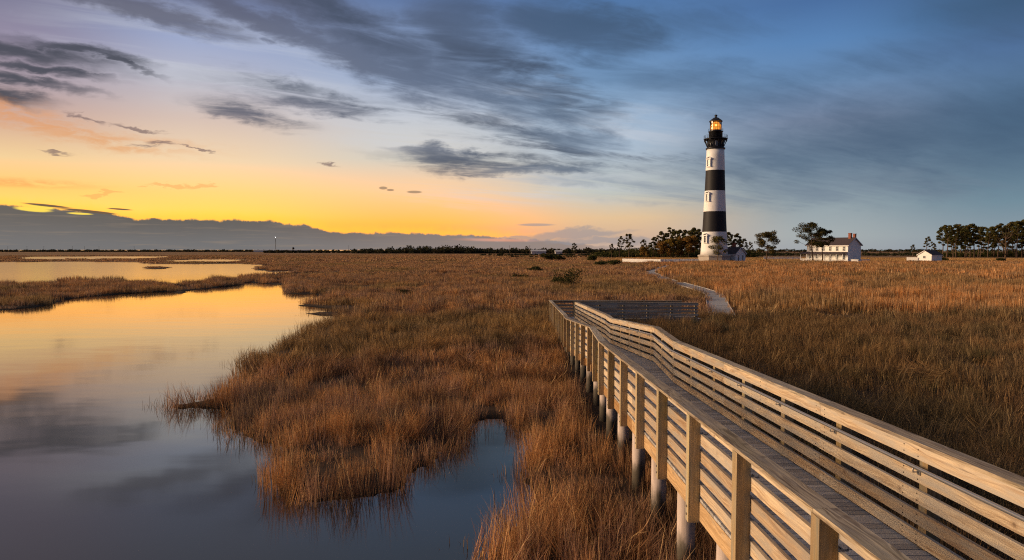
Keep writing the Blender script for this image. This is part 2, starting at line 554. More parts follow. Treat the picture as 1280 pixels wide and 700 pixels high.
world = bpy.data.worlds.new("World")
scene.world = world
world.use_nodes = True
nt = NT(world.node_tree)
D = nt.n("ShaderNodeTexCoord").outputs["Generated"]
dx, dy, dz = nt.sep(D)
az = nt.m("ARCTAN2", dx, dy) * (180 / math.pi)
el = nt.m("ARCSINE", nt.m("MINIMUM", nt.m("MAXIMUM", dz, -1.0), 1.0)) * (180 / math.pi)


def ae(px, py):
    d = Vector(ray(px, py)).normalized()
    return math.degrees(math.atan2(d.x, d.y)), math.degrees(math.asin(d.z))


# base colours of the evening sky: columns over azimuth, ramps over elevation
COLS = {
    0: [(0, (122, 118, 146)), (45, (146, 136, 160)), (100, (172, 155, 165)), (150, (212, 172, 150)), (195, (242, 208, 154)), (232, (253, 207, 112)), (256, (255, 224, 110)), (280, (255, 190, 60)), (312, (240, 160, 60))],
    256: [(0, (112, 122, 156)), (50, (156, 168, 202)), (100, (184, 184, 198)), (150, (214, 192, 180)), (200, (242, 214, 174)), (240, (253, 217, 126)), (268, (255, 222, 92)), (290, (255, 190, 60)), (312, (240, 160, 60))],
    512: [(0, (96, 120, 164)), (50, (134, 154, 190)), (100, (156, 174, 204)), (150, (198, 202, 210)), (200, (214, 206, 192)), (240, (244, 208, 150)), (278, (255, 196, 84)), (296, (250, 165, 78)), (312, (215, 155, 110))],
    768: [(0, (80, 118, 168)), (50, (98, 136, 182)), (100, (116, 150, 188)), (145, (152, 178, 206)), (195, (176, 190, 204)), (240, (196, 200, 192)), (272, (228, 194, 152)), (295, (212, 178, 150)), (312, (190, 170, 160))],
    1024: [(0, (72, 108, 158)), (50, (88, 130, 180)), (100, (104, 138, 178)), (150, (128, 142, 168)), (200, (130, 152, 172)), (250, (148, 164, 172)), (295, (164, 172, 174)), (312, (160, 165, 170))],
    1280: [(0, (58, 90, 126)), (50, (76, 108, 152)), (100, (84, 116, 152)), (150, (80, 112, 142)), (200, (92, 120, 144)), (250, (112, 140, 156)), (295, (138, 152, 162)), (312, (140, 150, 160))],
}
EMAX = 32.0
eln = el / EMAX
cur = None
prev_az = None
for px, stops in COLS.items():
    st = []
    for py, c in stops[::-1]:
        e = ae(px, py)[1]
        c_ = srgb(*c)
        # the afterglow is brighter in red than a picture can show
        boost = 1.0 + 0.5 * max(0.0, min(1.0, (c[0] - 238) / 16.0)) * max(0.0, min(1.0, (py - 190) / 50.0))
        st.append((max(0.0, e / EMAX), (c_[0] * boost, c_[1], c_[2])))
    top = stops[0][1]
    st.append((0.80, srgb(*[t * 0.6 + g * 0.4 for t, g in zip(top, (112, 112, 120))])))
    st.append((1.0, srgb(106, 107, 116)))
    r = nt.ramp(eln, st)
    a0 = ae(px, 200)[0]
    if cur is None: cur = r
    else: cur = nt.mix(nt.ss(prev_az, a0, az), cur, r)
    prev_az = a0
# behind the camera and far to the side: dim, even dusk
back = nt.ramp(eln, [(0.0, srgb(108, 114, 138)), (0.3, srgb(86, 100, 134)), (1.0, srgb(78, 92, 124))])
cur = nt.mix(nt.ss(45, 95, nt.m("ABSOLUTE", az - 4.0)), cur, back)
# warm glow continuing to the left of the picture near the horizon
gl = (1.0 - nt.ss(8, 30, nt.m("ABSOLUTE", az + 70.0))) * (1.0 - nt.ss(3, 20, el))
cur = nt.mix(gl * 0.8, cur, srgb(255, 205, 120))

# cloud patterns: noise on a flat cloud deck seen in perspective
q = nt.m("MAXIMUM", dz, 0.0) + 0.10
cx, cy = dx / q, dy / q
th = R(62)
along = cx * math.sin(th) + cy * math.cos(th)
across = cx * math.cos(th) - cy * math.sin(th)
cv = nt.xyz(along * 0.30, across * 0.85, 0.0)
w0 = nt.noise(cv, 1.0, 3, 0.55)
cvw = nt.xyz(along * 0.34 + w0 * 0.9, across * 1.0 + w0 * 0.7, 3.0)
streak = nt.noise(cvw, 1.35, 5, 0.60, 0.25)
streak2 = nt.noise(nt.xyz(along * 0.5 + w0, across * 2.6 + w0 * 1.5, 9.0), 1.5, 5, 0.62, 0.3)
puff = nt.noise(nt.xyz(az * 0.16, el * 0.45, 2.0), 1.3, 4, 0.62, 0.3)
fine = nt.noise(nt.xyz(az * 0.45, el * 1.7, 5.0), 1.2, 4, 0.65, 0.4)
mott0 = nt.noise(nt.xyz(az * 0.30, el * 0.8, 21.0), 1.3, 4, 0.65, 0.3)
wz = (nt.noise(nt.xyz(az * 0.09, el * 0.2, 11.0), 1.0, 4, 0.6) - 0.5)
wz2 = (nt.noise(nt.xyz(az * 0.09, el * 0.2, 31.0), 1.0, 4, 0.6) - 0.5)
azw = az + wz * 6.5 + (mott0 - 0.5) * 3.0
elw = el + wz2 * 3.0 + (mott0 - 0.5) * 1.3


AEV = nt.xyz(azw, elw)
AEN = nt.xyz(az, el)


def blob(px, py, rx, ry, rot=0.0, soft=1.0, warp=1.0):
    """soft elliptical weight round a direction; rx, ry in photograph pixels, rot in degrees (clockwise down to the right)"""
    a0, e0 = ae(px, py)
    k = 1.75 / 14.9
    mp = nt.n("ShaderNodeMapping", vector_type="TEXTURE")
    nt.put(mp.inputs[0], AEV if warp else AEN)
    mp.inputs[1].default_value = (a0, e0, 0); mp.inputs[2].default_value = (0, 0, -R(rot)); mp.inputs[3].default_value = (rx * k, ry * k, 1)
    g = nt.n("ShaderNodeTexGradient", gradient_type="SPHERICAL")
    nt.put(g.inputs[0], mp.outputs[0])
    return X(nt, g.outputs["Fac"])


def total(lst):
    t = None
    for b in lst: t = b if t is None else nt.m("MAXIMUM", t, b)
    return nt.ss(0.0, 1.0, t)


# light veils first
veil = total([blob(270, 75, 150, 40, 8), blob(560, 175, 130, 22, 3), blob(610, 150, 60, 16, 5), blob(770, 160, 90, 26, 3), blob(700, 235, 160, 20, 0), blob(330, 105, 110, 30, 10), blob(660, 110, 60, 12, 8)])
cur = nt.mix(veil * nt.ss(0.36, 0.62, streak2) * 0.50, cur, srgb(205, 208, 216))
# broad darker swathes
broad = total([blob(600, 90, 130, 50, 14), blob(680, 130, 120, 40, 10), blob(400, 20, 120, 34, 20), blob(450, 75, 110, 22, 16), blob(530, 100, 120, 26, 16), blob(480, 60, 190, 42, 16), blob(590, 45, 90, 60, 20), blob(610, 125, 180, 30, 10), blob(700, 170, 120, 22, 4), blob(330, 30, 130, 18, 14), blob(185, 18, 110, 15, 8),
               blob(400, 132, 110, 15, 6), blob(300, 142, 48, 12, 6), blob(640, 212, 140, 11, 2), blob(720, 35, 120, 40, 10, 1.0),
               blob(560, 196, 80, 11, 6)])
mott = nt.noise(nt.xyz(along * 1.5 + w0 * 1.2, across * 3.2 + w0 * 2.0, 14.0), 2.2, 5, 0.66, 0.6)
tex = streak * 0.35 + streak2 * 0.35 + mott * 0.30
dn = nt.ss(0.26, 0.74, broad * 0.66 + (tex - 0.5) * 1.55 * nt.ss(0.0, 0.6, broad) + 0.05)
slate = nt.mix(nt.ss(-30, 8, az), srgb(88, 88, 106), srgb(66, 86, 114))
cur = nt.mix(dn * 0.80, cur, slate)
# darker cores
core = total([blob(420, 128, 110, 10, 7), blob(300, 130, 40, 11, 4), blob(345, 155, 40, 8, 4), blob(590, 150, 110, 9, 10), blob(640, 85, 110, 20, 22), blob(298, 128, 34, 9, 4), blob(330, 152, 32, 8, 4), blob(400, 118, 90, 8, 8), blob(450, 140, 90, 7, 6), blob(660, 182, 110, 10, 9), blob(620, 202, 120, 7, 2), blob(800, 192, 60, 5, 4),
              blob(560, 205, 60, 8, 4), blob(430, 25, 90, 16, 22), blob(355, 100, 60, 8, 12)])
cur = nt.mix(core * nt.ss(0.36, 0.60, streak2 * 0.5 + mott * 0.5) * 0.72, cur, srgb(62, 72, 92))
# big soft cloud to the right
big = total([blob(1110, 172, 250, 62, -5), blob(1270, 10, 120, 50, -6), blob(1250, 150, 190, 60, -8), blob(980, 200, 150, 34, 3), blob(1170, 60, 160, 26, -6), blob(850, 110, 150, 28, 6), blob(820, 30, 150, 26, 4), blob(930, 130, 140, 30, 0)])
big2 = total([blob(1110, 185, 230, 48, -4), blob(1260, 170, 170, 48, -8)])
cur = nt.mix(nt.ss(0.1, 0.9, big * 0.55 + (tex - 0.48) * 1.7 * nt.ss(0.0, 0.4, big)) * 0.68, cur, srgb(62, 86, 116))
cur = nt.mix(big2 * 0.40, cur, srgb(60, 84, 112))
lowr = total([blob(760, 232, 120, 7, 2), blob(900, 245, 140, 8, 0), blob(1050, 240, 140, 14, 0)])
cur = nt.mix(lowr * nt.ss(0.35, 0.6, streak2) * 0.5, cur, srgb(118, 134, 152))
light = total([blob(760, 168, 80, 16, 8)]) * nt.ss(0.3, 0.6, streak)
cur = nt.mix(light * 0.35, cur, srgb(176, 196, 218))
# dark cloud at upper left
dl = total([blob(20, 66, 110, 13, 3), blob(110, 66, 75, 9, 4), blob(45, 92, 75, 6, 0), blob(30, 107, 70, 6, 2), blob(-10, 122, 50, 9, 0), blob(150, 78, 55, 5, 8)])
cur = nt.mix(nt.ss(0.15, 1.05, dl * (0.1 + mott * 0.9 + streak2 * 0.9)) * 0.95, cur, srgb(66, 68, 82))
# warm smudges
ws = total([blob(60, 155, 130, 8, 6), blob(20, 228, 60, 4, 0, 1, 0), blob(120, 176, 80, 7, 8), blob(15, 140, 60, 8, 4)])
cur = nt.mix(ws * nt.ss(0.3, 0.6, fine) * 0.6, cur, srgb(226, 150, 84))
# small scraps
sm = total([blob(207, 181, 18, 3.0, 8), blob(250, 190, 26, 1.6, 12), blob(180, 182, 22, 2.2, 4), blob(75, 190, 14, 1.6, 4), blob(110, 143, 22, 2.5, 8), blob(180, 155, 30, 2.5, 8), blob(408, 209, 14, 2.4, 6)])
cur = nt.mix(nt.ss(0.2, 1.0, sm * (0.3 + fine * 1.3)) * 0.75, cur, srgb(120, 98, 100))
sm2 = total([blob(479, 235, 5, 1.8, 0, 1, 0), blob(488, 237.5, 4.5, 1.3, 0, 1, 0), blob(518, 240, 9, 1.6, 0, 1, 0)])
cur = nt.mix(nt.ss(0.2, 0.6, sm2) * 0.7, cur, srgb(128, 108, 92))
wr = total([blob(210, 233, 20, 2.0, 0), blob(245, 231, 22, 2.4, 0), blob(135, 245, 18, 1.6, 0)])
cur = nt.mix(nt.ss(0.25, 0.7, wr * (0.5 + fine)) * 0.5, cur, srgb(225, 165, 95))

# long low bank above the horizon, its top edge rises to the left
fc = nt.n("ShaderNodeFloatCurve")
edge = [(0, 257), (60, 261), (120, 266), (170, 274), (300, 275.5), (345, 277), (357, 281), (380, 281), (398, 286), (415, 290.5), (520, 292), (600, 295), (650, 299), (720, 304), (760, 309)]
A0, A1 = -60.0, 20.0
cm = fc.mapping; cu = cm.curves[0]
cm.clip_min_x = 0; cm.clip_max_x = 1; cm.use_clip = True
pts = [(0.0, ae(0, 255)[1] / 5)] + [((ae(x, y)[0] - A0) / (A1 - A0), ae(x, y)[1] / 5) for x, y in edge] + [(1.0, 0.0)]
while len(cu.points) < len(pts): cu.points.new(0.5, 0.5)
for pnt, (x, y) in zip(cu.points, pts):
    pnt.location = (x, max(0, y)); pnt.handle_type = "VECTOR"
cm.update()
nt.put(fc.inputs["Value"], (az - A0) * (1 / (A1 - A0)))
bil = nt.noise(nt.xyz(az * 1.1, el * 0.5, 1.0), 1.0, 5, 0.62) - 0.5
top = X(nt, fc.outputs[0]) * 5.0 + bil * 0.55 + (fine - 0.5) * 0.35
bank = nt.ss(-0.10, 0.08, top - el)
body = nt.mix(nt.ss(0.0, 1.0, el / (top + 0.2)), srgb(116, 115, 116), srgb(98, 94, 92))
body = nt.mix(nt.ss(-25, 5, az), body, srgb(150, 134, 128))
thin = nt.noise(nt.xyz(az * 0.25, el * 4.5, 4.0), 1.0, 4, 0.6)
body = nt.mix(nt.ss(0.5, 0.75, thin) * 0.35, body, srgb(158, 138, 118))
bank = bank * (1.0 - nt.ss(4, 11, az)) * nt.ss(-110, -70, az)
# gold rim and gaps near its edge
rim = (1.0 - nt.ss(0.0, 0.9, el - top)) * (1.0 - nt.ss(-5, 9, az)) * (1.0 - nt.ss(40, 70, nt.m("ABSOLUTE", az + 20)))
cur = nt.mix(rim * 0.6, cur, (1.4, 0.67, 0.062))
cur = nt.mix(bank, cur, body)
gap = total([blob(42, 262, 18, 2.6, 4, 1, 0), blob(100, 267, 13, 1.2, 2, 1, 0), blob(52, 259, 12, 2.5, 6, 1, 0)])
cur = nt.mix(nt.ss(0.35, 0.7, gap * (0.65 + fine * 0.7)), cur, srgb(255, 222, 90))
wisp = total([blob(60, 257, 24, 1.4, 5, 1, 0), blob(150, 261.5, 14, 1.0, 3, 1, 0), blob(110, 264, 30, 1.6, 5, 1, 0)])
cur = nt.mix(nt.ss(0.35, 0.75, wisp * (0.65 + fine * 0.7)), cur, srgb(110, 88, 70))
# lavender bank in the middle
lav = total([blob(720, 292, 80, 7, -3), blob(640, 296, 60, 4, 0), blob(670, 281, 26, 2, 0, 1, 0), blob(760, 301, 80, 7, 0)])
cur = nt.mix(nt.ss(0.3, 0.75, lav * (0.75 + fine * 0.45)) * 0.65, cur, srgb(150, 146, 150))
pk = total([blob(622, 300, 40, 1.8, 1, 1, 0)])
cur = nt.mix(pk * 0.8, cur, srgb(232, 160, 128))
# below the horizon
cur = nt.mix(1.0 - nt.ss(-1.5, -0.2, el), cur, (0.05, 0.045, 0.04))

sky = nt.n("ShaderNodeTexSky", sky_type="NISHITA")
sky.sun_disc = False
sky.sun_elevation = R(SUN_EL)
sky.sun_rotation = R(SUN_AZ)
sky.air_density = 1.5; sky.dust_density = 2.0
bg1 = nt.n("ShaderNodeBackground"); nt.put(bg1.inputs[0], sky.outputs[0]); bg1.inputs[1].default_value = 0.004
bg2 = nt.n("ShaderNodeBackground"); nt.put(bg2.inputs[0], cur); bg2.inputs[1].default_value = 1.0
add = nt.n("ShaderNodeAddShader"); wo = nt.n("ShaderNodeOutputWorld")
nt.t.links.new(bg1.outputs[0], add.inputs[0]); nt.t.links.new(bg2.outputs[0], add.inputs[1]); nt.t.links.new(add.outputs[0], wo.inputs[0])
world.cycles.sampling_method = "MANUAL"
world.cycles.sample_map_resolution = 512

scene.view_settings.view_transform = "Standard"
scene.view_settings.look = "None"
scene.view_settings.exposure = 0.0
scene.view_settings.gamma = 1.0
scene.render.film_transparent = False
scene.cycles.use_denoising = False
scene.cycles.filter_width = 1.15
scene.cycles.max_bounces = 4
scene.cycles.diffuse_bounces = 2
scene.cycles.glossy_bounces = 2
scene.cycles.transparent_max_bounces = 8
scene.cycles.sample_clamp_indirect = 4.0
# ------------------------------------------------------------------ marsh ground, ponds
PX_A = [(0, 388), (47, 384), (72, 379), (81, 374.5), (106, 371.5), (130, 369.5), (156, 367.5), (187, 365.5), (212, 365), (222, 367), (232, 367), (236, 363.5), (266, 360.5), (300, 356.5), (304, 354), (313, 353), (331, 355),
        (350, 356), (357, 358), (354, 363), (358, 366.5), (374, 368), (392, 367.5), (412, 372), (400, 376), (384, 378), (376, 380), (374, 382), (388, 383.5), (412, 386), (420, 389), (400, 391), (385, 391.5), (384, 393), (397, 394.5), (414, 395), (428, 400), (420, 404),
        (400, 408), (386, 413), (377, 419), (374, 427), (358, 432), (340, 439), (318, 449), (305, 457), (308, 466), (318, 474), (302, 488), (272, 496), (248, 501), (222, 505), (214, 507), (219, 510), (251, 512), (279, 513), (302, 515),
        (300, 524), (284, 530), (304, 545), (330, 553), (356, 559), (364, 568), (350, 582), (343, 600), (350, 615), (364, 624), (394, 627), (440, 626), (472, 618), (498, 611), (509, 598), (530, 585), (548, 569), (572, 559),
        (578, 545), (590, 531), (606, 524), (624, 525), (648, 534), (672, 553), (668, 570), (656, 582), (657, 596), (664, 608), (668, 626), (656, 648), (634, 670), (618, 692), (604, 717), (588, 747), (560, 797), (500, 900)]
PX_B = [(-60, 328.2), (0, 327.6), (90, 327.2), (170, 328.0), (176, 329.2), (196, 330.0), (240, 330.2), (285, 329.6), (300, 329.8), (316, 330.4), (329, 331.2), (328, 333.2), (318, 335.5), (322, 337.5), (338, 339.2), (366, 338.6), (372, 340),
        (348, 342.5), (318, 345.5), (296, 348.5), (262, 350.5), (238, 355), (200, 355.5), (170, 354), (146, 351), (110, 351.5), (76, 353.5), (40, 356.5), (0, 358), (-60, 360)]
PX_C = [(16, 323.4), (40, 320.9), (120, 320.5), (215, 320.5), (195, 323.2), (110, 324.4), (60, 325.0)]
PX_D = [(186, 326.6), (250, 324.2), (306, 324.5), (296, 327.4), (262, 328.3), (214, 328.2)]
ISLET = [(181, 335.6), (190, 334.0), (203, 333.7), (213, 334.6), (208, 336.2), (190, 336.6)]
SMALL = [(231, 357.2), (240, 356.2), (250, 357.0), (240, 358)]

polyA = [G(*p) for p in PX_A] + [(-6, 3), (-60, 0), (-160, 20), (-120, 45)]
ponds = [np.array(p) for p in (polyA, [G(*p) for p in PX_B], [G(*p) for p in PX_C], [G(*p) for p in PX_D])]
islets = [np.array([G(*p) for p in ISLET])]


def poly_sd(P, poly):
    """signed distance, positive outside the polygon"""
    x, y = P[:, 0], P[:, 1]
    d = np.full(len(P), 1e18)
    inside = np.zeros(len(P), bool)
    n = len(poly)
    for i in range(n):
        a, b = poly[i], poly[(i + 1) % n]
        ex, ey = b - a
        wx, wy = x - a[0], y - a[1]
        t = np.clip((wx * ex + wy * ey) / (ex * ex + ey * ey + 1e-12), 0, 1)
        d = np.minimum(d, (wx - ex * t) ** 2 + (wy - ey * t) ** 2)
        c = ((a[1] <= y) & (y < b[1])) | ((b[1] <= y) & (y < a[1]))
        if ey != 0:
            inside ^= c & (x < a[0] + (y - a[1]) * ex / ey)
    d = np.sqrt(d)
    return np.where(inside, -d, d)


def wob(x, y, s, seed=0.0):
    return (np.sin(x * s + 1.3 + seed) * np.cos(y * s * 1.17 - 0.7 + seed) + 0.6 * np.sin(x * s * 2.3 - y * s * 1.9 + 2.1 * seed) + 0.4 * np.sin(x * s * 4.1 + y * s * 3.7 + seed)) / 2.0


def land(P):
    """distance inland (m), negative in water"""
    sd = np.full(len(P), 1e18)
    for p in ponds:
        sd = np.minimum(sd, poly_sd(P, p))
    for p in islets:
        sd = np.maximum(sd, -poly_sd(P, p))
    r = np.hypot(P[:, 0], P[:, 1])
    return sd + wob(P[:, 0], P[:, 1], 2.3) * np.clip(r * 0.010, 0.08, 0.5) + wob(P[:, 0], P[:, 1], 7.1, 2.0) * 0.10 * (r < 60)


def ground_z(P):
    s = land(P)
    z = np.where(s < 0, np.maximum(-0.6, s * 0.45), np.minimum(0.12, s * 0.12))
    z = z + np.where(s > 0.4, wob(P[:, 0], P[:, 1], 0.5, 3.0) * 0.04, 0)
    r = np.hypot(P[:, 0], P[:, 1])
    return np.where(r > 2600, -0.9, z)


def field(seed, wl, n=14):
    """smooth random field of about the given wavelength"""
    r = np.random.default_rng(seed)
    th = r.uniform(0, 2 * math.pi, n); k = 2 * math.pi / wl * r.uniform(.6, 1.7, n); ph_ = r.uniform(0, 6.28, n)
    def f(P):
        o = np.zeros(len(P))
        for a, kk, q in zip(th, k, ph_):
            o += np.sin((P[:, 0] * math.cos(a) + P[:, 1] * math.sin(a)) * kk + q)
        return o / math.sqrt(n / 2)
    return f


F_T = field(1, 1.7); F_M = field(2, 6.0); F_L = field(3, 22.0); F_X = field(4, 9.0); F_Y = field(5, 9.0); F_S = field(6, 3.0)

rad = np.concatenate([[0.6, 1.5], np.geomspace(2.5, 700, 480), np.geomspace(710, 9000, 50)])
azs = np.concatenate([np.arange(-180, -48, 4), np.arange(-48, 48, 0.3), np.arange(48, 180, 4)])
AA, RR = np.meshgrid(np.radians(azs), rad)
P = np.stack([np.sin(AA).ravel() * RR.ravel(), np.cos(AA).ravel() * RR.ravel()], 1)
Z = ground_z(P)
na, nr = len(azs), len(rad)
V = np.concatenate([np.column_stack([P, Z]), [[0, 0, float(ground_z(np.array([[0.0, 0.0]]))[0])]]])
idx = np.arange(nr * na).reshape(nr, na)
nxt = np.roll(idx, -1, axis=1)
quads = np.stack([idx[:-1], nxt[:-1], nxt[1:], idx[1:]], -1).reshape(-1, 4)[:, ::-1]
faces = quads.tolist() + [[nr * na, int(nxt[0, k]), int(idx[0, k])] for k in range(na)]
me = bpy.data.meshes.new("ground")
me.from_pydata(V.tolist(), [], faces)
me.materials.append(M["soil"])
me.polygons.foreach_set("use_smooth", [True] * len(faces))
me.update()
ground = bpy.data.objects.new("ground", me)
col.objects.link(ground)
tag(ground, "flat brown marsh ground stretching to the horizon", "ground", kind="structure")

mb = MB()
n = 96
mb.face([(20000 * math.cos(2 * math.pi * k / n), 20000 * math.sin(2 * math.pi * k / n), 0.0) for k in range(n)])
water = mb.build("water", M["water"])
tag(water, "calm pond water reflecting the golden evening sky", "water", kind="structure")

# mown field round the station
mb = MB()
pts = [W(700, 330, 262), W(905, 330, 262), W(1320, 330, 262), W(1420, 330, 262), W(1420, 330, 455), W(940, 322, 455), W(760, 322, 400), W(735, 322, 330)]
for i in range(1, len(pts) - 1):
    mb.face([(pts[0].x, pts[0].y, 0.195), (pts[i].x, pts[i].y, 0.195), (pts[i + 1].x, pts[i + 1].y, 0.195)])
lawn = mb.build("lawn", M["lawn"])
tag(lawn, "mown tan field behind the lighthouse and the keepers house", "field", kind="structure")

# ------------------------------------------------------------------ grass
npr = np.random.default_rng(11)


def clump(name, mat, radius, blades, h0, h1, width, lean, seed, droop=0.3):
    r = np.random.default_rng(seed)
    V, F, UV, TN = [], [], [], []
    for b in range(blades):
        a = r.uniform(0, 2 * math.pi); d = radius * math.sqrt(r.random())
        x, y = d * math.cos(a), d * math.sin(a)
        h = r.uniform(h0, h1) * (1 - 0.25 * (d / radius) ** 2)
        la = r.uniform(0, 2 * math.pi) if r.random() < .5 else a
        l = abs(r.normal(0, lean)) * h
        if r.random() < 0.06: l = r.uniform(.6, 1.1) * h; h *= .7
        lx, ly = l * math.cos(la), l * math.sin(la)
        fa = r.uniform(0, math.pi); w = width * r.uniform(.6, 1.3)
        wx, wy = math.cos(fa) * w / 2, math.sin(fa) * w / 2
        n = len(V)
        dr = droop * r.random() * l
        V += [(x - wx, y - wy, -0.08), (x + wx, y + wy, -0.08),
              (x + lx * .35 - wx * .85, y + ly * .35 - wy * .85, h * .55), (x + lx * .35 + wx * .85, y + ly * .35 + wy * .85, h * .55),
              (x + lx, y + ly, h - dr)]
        F += [(n, n + 1, n + 3, n + 2), (n + 2, n + 3, n + 4)]
        t = r.random()
        UV += [(0, 0), (1, 0), (1, .55), (0, .55), (0, .55), (1, .55), (.5, 1)]
        TN += [(t, 0)] * 7
    me = bpy.data.meshes.new(name)
    me.from_pydata(V, [], F)
    me.materials.append(mat)
    u = me.uv_layers.new(name="UVMap"); u.data.foreach_set("uv", np.array(UV, dtype=np.float32).ravel())
    u = me.uv_layers.new(name="Tone"); u.data.foreach_set("uv", np.array(TN, dtype=np.float32).ravel())
    me.update()
    return bpy.data.objects.new(name, me)


def tilts(P, amt):
    """yaw first, then a lean that drifts over the marsh, as euler angles"""
    n = len(P); out = np.zeros((n, 3), np.float32)
    near_ = np.clip((62 - np.hypot(P[:, 0], P[:, 1])) / 20, 0, 1)
    flat = near_ * np.clip((F_S(P) * .5 + F_M(P) * .7 - .55) * 2.0, 0, 1)
    amt = np.where(near_ > 0, amt * (1 + 2.6 * flat), np.minimum(amt, 0.05)) if amt > .1 else np.full(n, min(amt, .08))
    tx = (F_X(P) * .6 + npr.normal(0, .35, n)) * amt; ty = (F_Y(P) * .6 + npr.normal(0, .35, n)) * amt
    out[:, 0] = tx; out[:, 1] = ty
    out[:, 2] = npr.uniform(0, 6.283, n)
    return out


def scatter(name, protos, P, z, scl, hsc, idx, label, cat, rot=None):
    if rot is None: rot = tilts(P, 0.08)
    """one stuff object: clump meshes instanced on the points of its mesh"""
    c = bpy.data.collections.new(name + "_clumps")
    for o in protos: c.objects.link(o)
    me = bpy.data.meshes.new(name)
    n = len(P)
    me.vertices.add(n)
    co = np.column_stack([P, z]).astype(np.float32)
    me.vertices.foreach_set("co", co.ravel())
    for nm, typ, arr in (("scl", "FLOAT_VECTOR", np.column_stack([scl, scl, hsc]).astype(np.float32)), ("idx", "INT", idx.astype(np.int32)),
                         ("rot", "FLOAT_VECTOR", rot.astype(np.float32))):
        at = me.attributes.new(nm, typ, "POINT")
        at.data.foreach_set("vector" if typ == "FLOAT_VECTOR" else "value", arr.ravel())
    me.update()
    o = bpy.data.objects.new(name, me)
    col.objects.link(o)
    g = bpy.data.node_groups.new(name, "GeometryNodeTree")
    g.interface.new_socket("Geometry", in_out="INPUT", socket_type="NodeSocketGeometry")
    g.interface.new_socket("Geometry", in_out="OUTPUT", socket_type="NodeSocketGeometry")
    gi = g.nodes.new("NodeGroupInput"); go = g.nodes.new("NodeGroupOutput")
    ci = g.nodes.new("GeometryNodeCollectionInfo"); ci.inputs["Collection"].default_value = c
    ci.inputs["Separate Children"].default_value = True; ci.inputs["Reset Children"].default_value = True
    iop = g.nodes.new("GeometryNodeInstanceOnPoints")
    def na_(nm, t):
        x = g.nodes.new("GeometryNodeInputNamedAttribute"); x.data_type = t; x.inputs["Name"].default_value = nm
        return [s for s in x.outputs if s.name == "Attribute" and s.enabled][0]
    e2r = g.nodes.new("FunctionNodeEulerToRotation")
    L = g.links.new
    L(gi.outputs[0], iop.inputs["Points"]); L(ci.outputs[0], iop.inputs["Instance"])
    iop.inputs["Pick Instance"].default_value = True
    L(na_("idx", "INT"), iop.inputs["Instance Index"])
    L(na_("rot", "FLOAT_VECTOR"), e2r.inputs[0]); L(e2r.outputs[0], iop.inputs["Rotation"])
    L(na_("scl", "FLOAT_VECTOR"), iop.inputs["Scale"])
    L(iop.outputs[0], go.inputs[0])
    md = o.modifiers.new("scatter", "NODES"); md.node_group = g
    return tag(o, label, cat, kind="stuff")


def sample(r0, r1, per_m2, a0=-42, a1=42):
    area = 0.5 * (r1 * r1 - r0 * r0) * R(a1 - a0)
    n = int(area * per_m2)
    r = np.sqrt(npr.uniform(r0 * r0, r1 * r1, n)); a = np.radians(npr.uniform(a0, a1, n))
    return np.column_stack([r * np.sin(a), r * np.cos(a)])


# boardwalk corridor (world): left rail x, right rail x against y; used again when it is built
BW_Y = [-3.0, 5.0, 17.7, 21.0, 29.4, 31.0, 44.8]
BW_L = [2.38, 2.38, 2.40, 2.52, 2.44, 2.46, 2.66]
BW_R = [4.25, 4.25, 4.25, 4.42, 4.28, 4.29, 4.20]
BW_D = [1.62, 1.96, 2.42, 2.42, 3.00, 3.00, 3.47]     # rail top below the camera
LOWPATH = [G(*p, 0.25) for p in [(872, 396), (893, 393), (903, 389)]] 


def corridor(P):
    x, y = P[:, 0], P[:, 1]
    l = np.interp(y, BW_Y, BW_L) - 0.35; r = np.interp(y, BW_Y, BW_R) + 0.35
    d = np.interp(y, BW_Y, BW_D)
    a = (y < 46.9) & (x > l) & (x < r) & (d > 2.35)
    b = (y > 44.2) & (y < 46.9) & (x > 2.2) & (x < 13.2)
    return a | b


PATH_C = [(14.9, 48.2), (16.7, 54.9), (21.4, 72.2), (22.6, 83.5), (24.2, 107.0), (28.7, 143.0), (34.0, 160.0), (41.0, 185.0), (50.0, 212.0)]


def near_path(P, w):
    d = np.full(len(P), 1e9)
    for (ax, ay), (bx, by) in zip(PATH_C[:-1], PATH_C[1:]):
        ex, ey = bx - ax, by - ay
        t = np.clip(((P[:, 0] - ax) * ex + (P[:, 1] - ay) * ey) / (ex * ex + ey * ey), 0, 1)
        d = np.minimum(d, np.hypot(P[:, 0] - ax - ex * t, P[:, 1] - ay - ey * t))
    return d < w


def is_rush(P):
    x, y = P[:, 0], P[:, 1]
    w = wob(x, y, 0.35, 1.0) * 2.0
    return (x > 4.4) & (y < 49 + w) & (x < 60) & (y + 0.25 * (x - 30) < 51 + w)


def is_reed(P):
    x, y = P[:, 0], P[:, 1]
    w = wob(x, y, 0.1, 5.0) * 6
    return (x > 17 + (y - 50) * 0.16 + w * .6) & (y > 50) & ~is_rush(P)


# near, mid, far layers: (r0, r1, clumps per m2, kind of clump, scale)
LAY = [(8.5, 24, 9.5, 0), (24, 52, 4.2, 1), (52, 120, 0.85, 2), (120, 262, 0.16, 3), (262, 640, 0.022, 4)]
SPEC = [  # radius, blades, h0, h1, width, lean
    (0.30, 58, 0.26, 0.80, 0.0075, 0.26),
    (0.45, 70, 0.26, 0.78, 0.013, 0.25),
    (1.0, 170, 0.30, 0.78, 0.024, 0.24),
    (2.3, 300, 0.35, 0.80, 0.065, 0.18),
    (5.0, 260, 0.25, 0.50, 0.26, 0.12)]
NV = 6


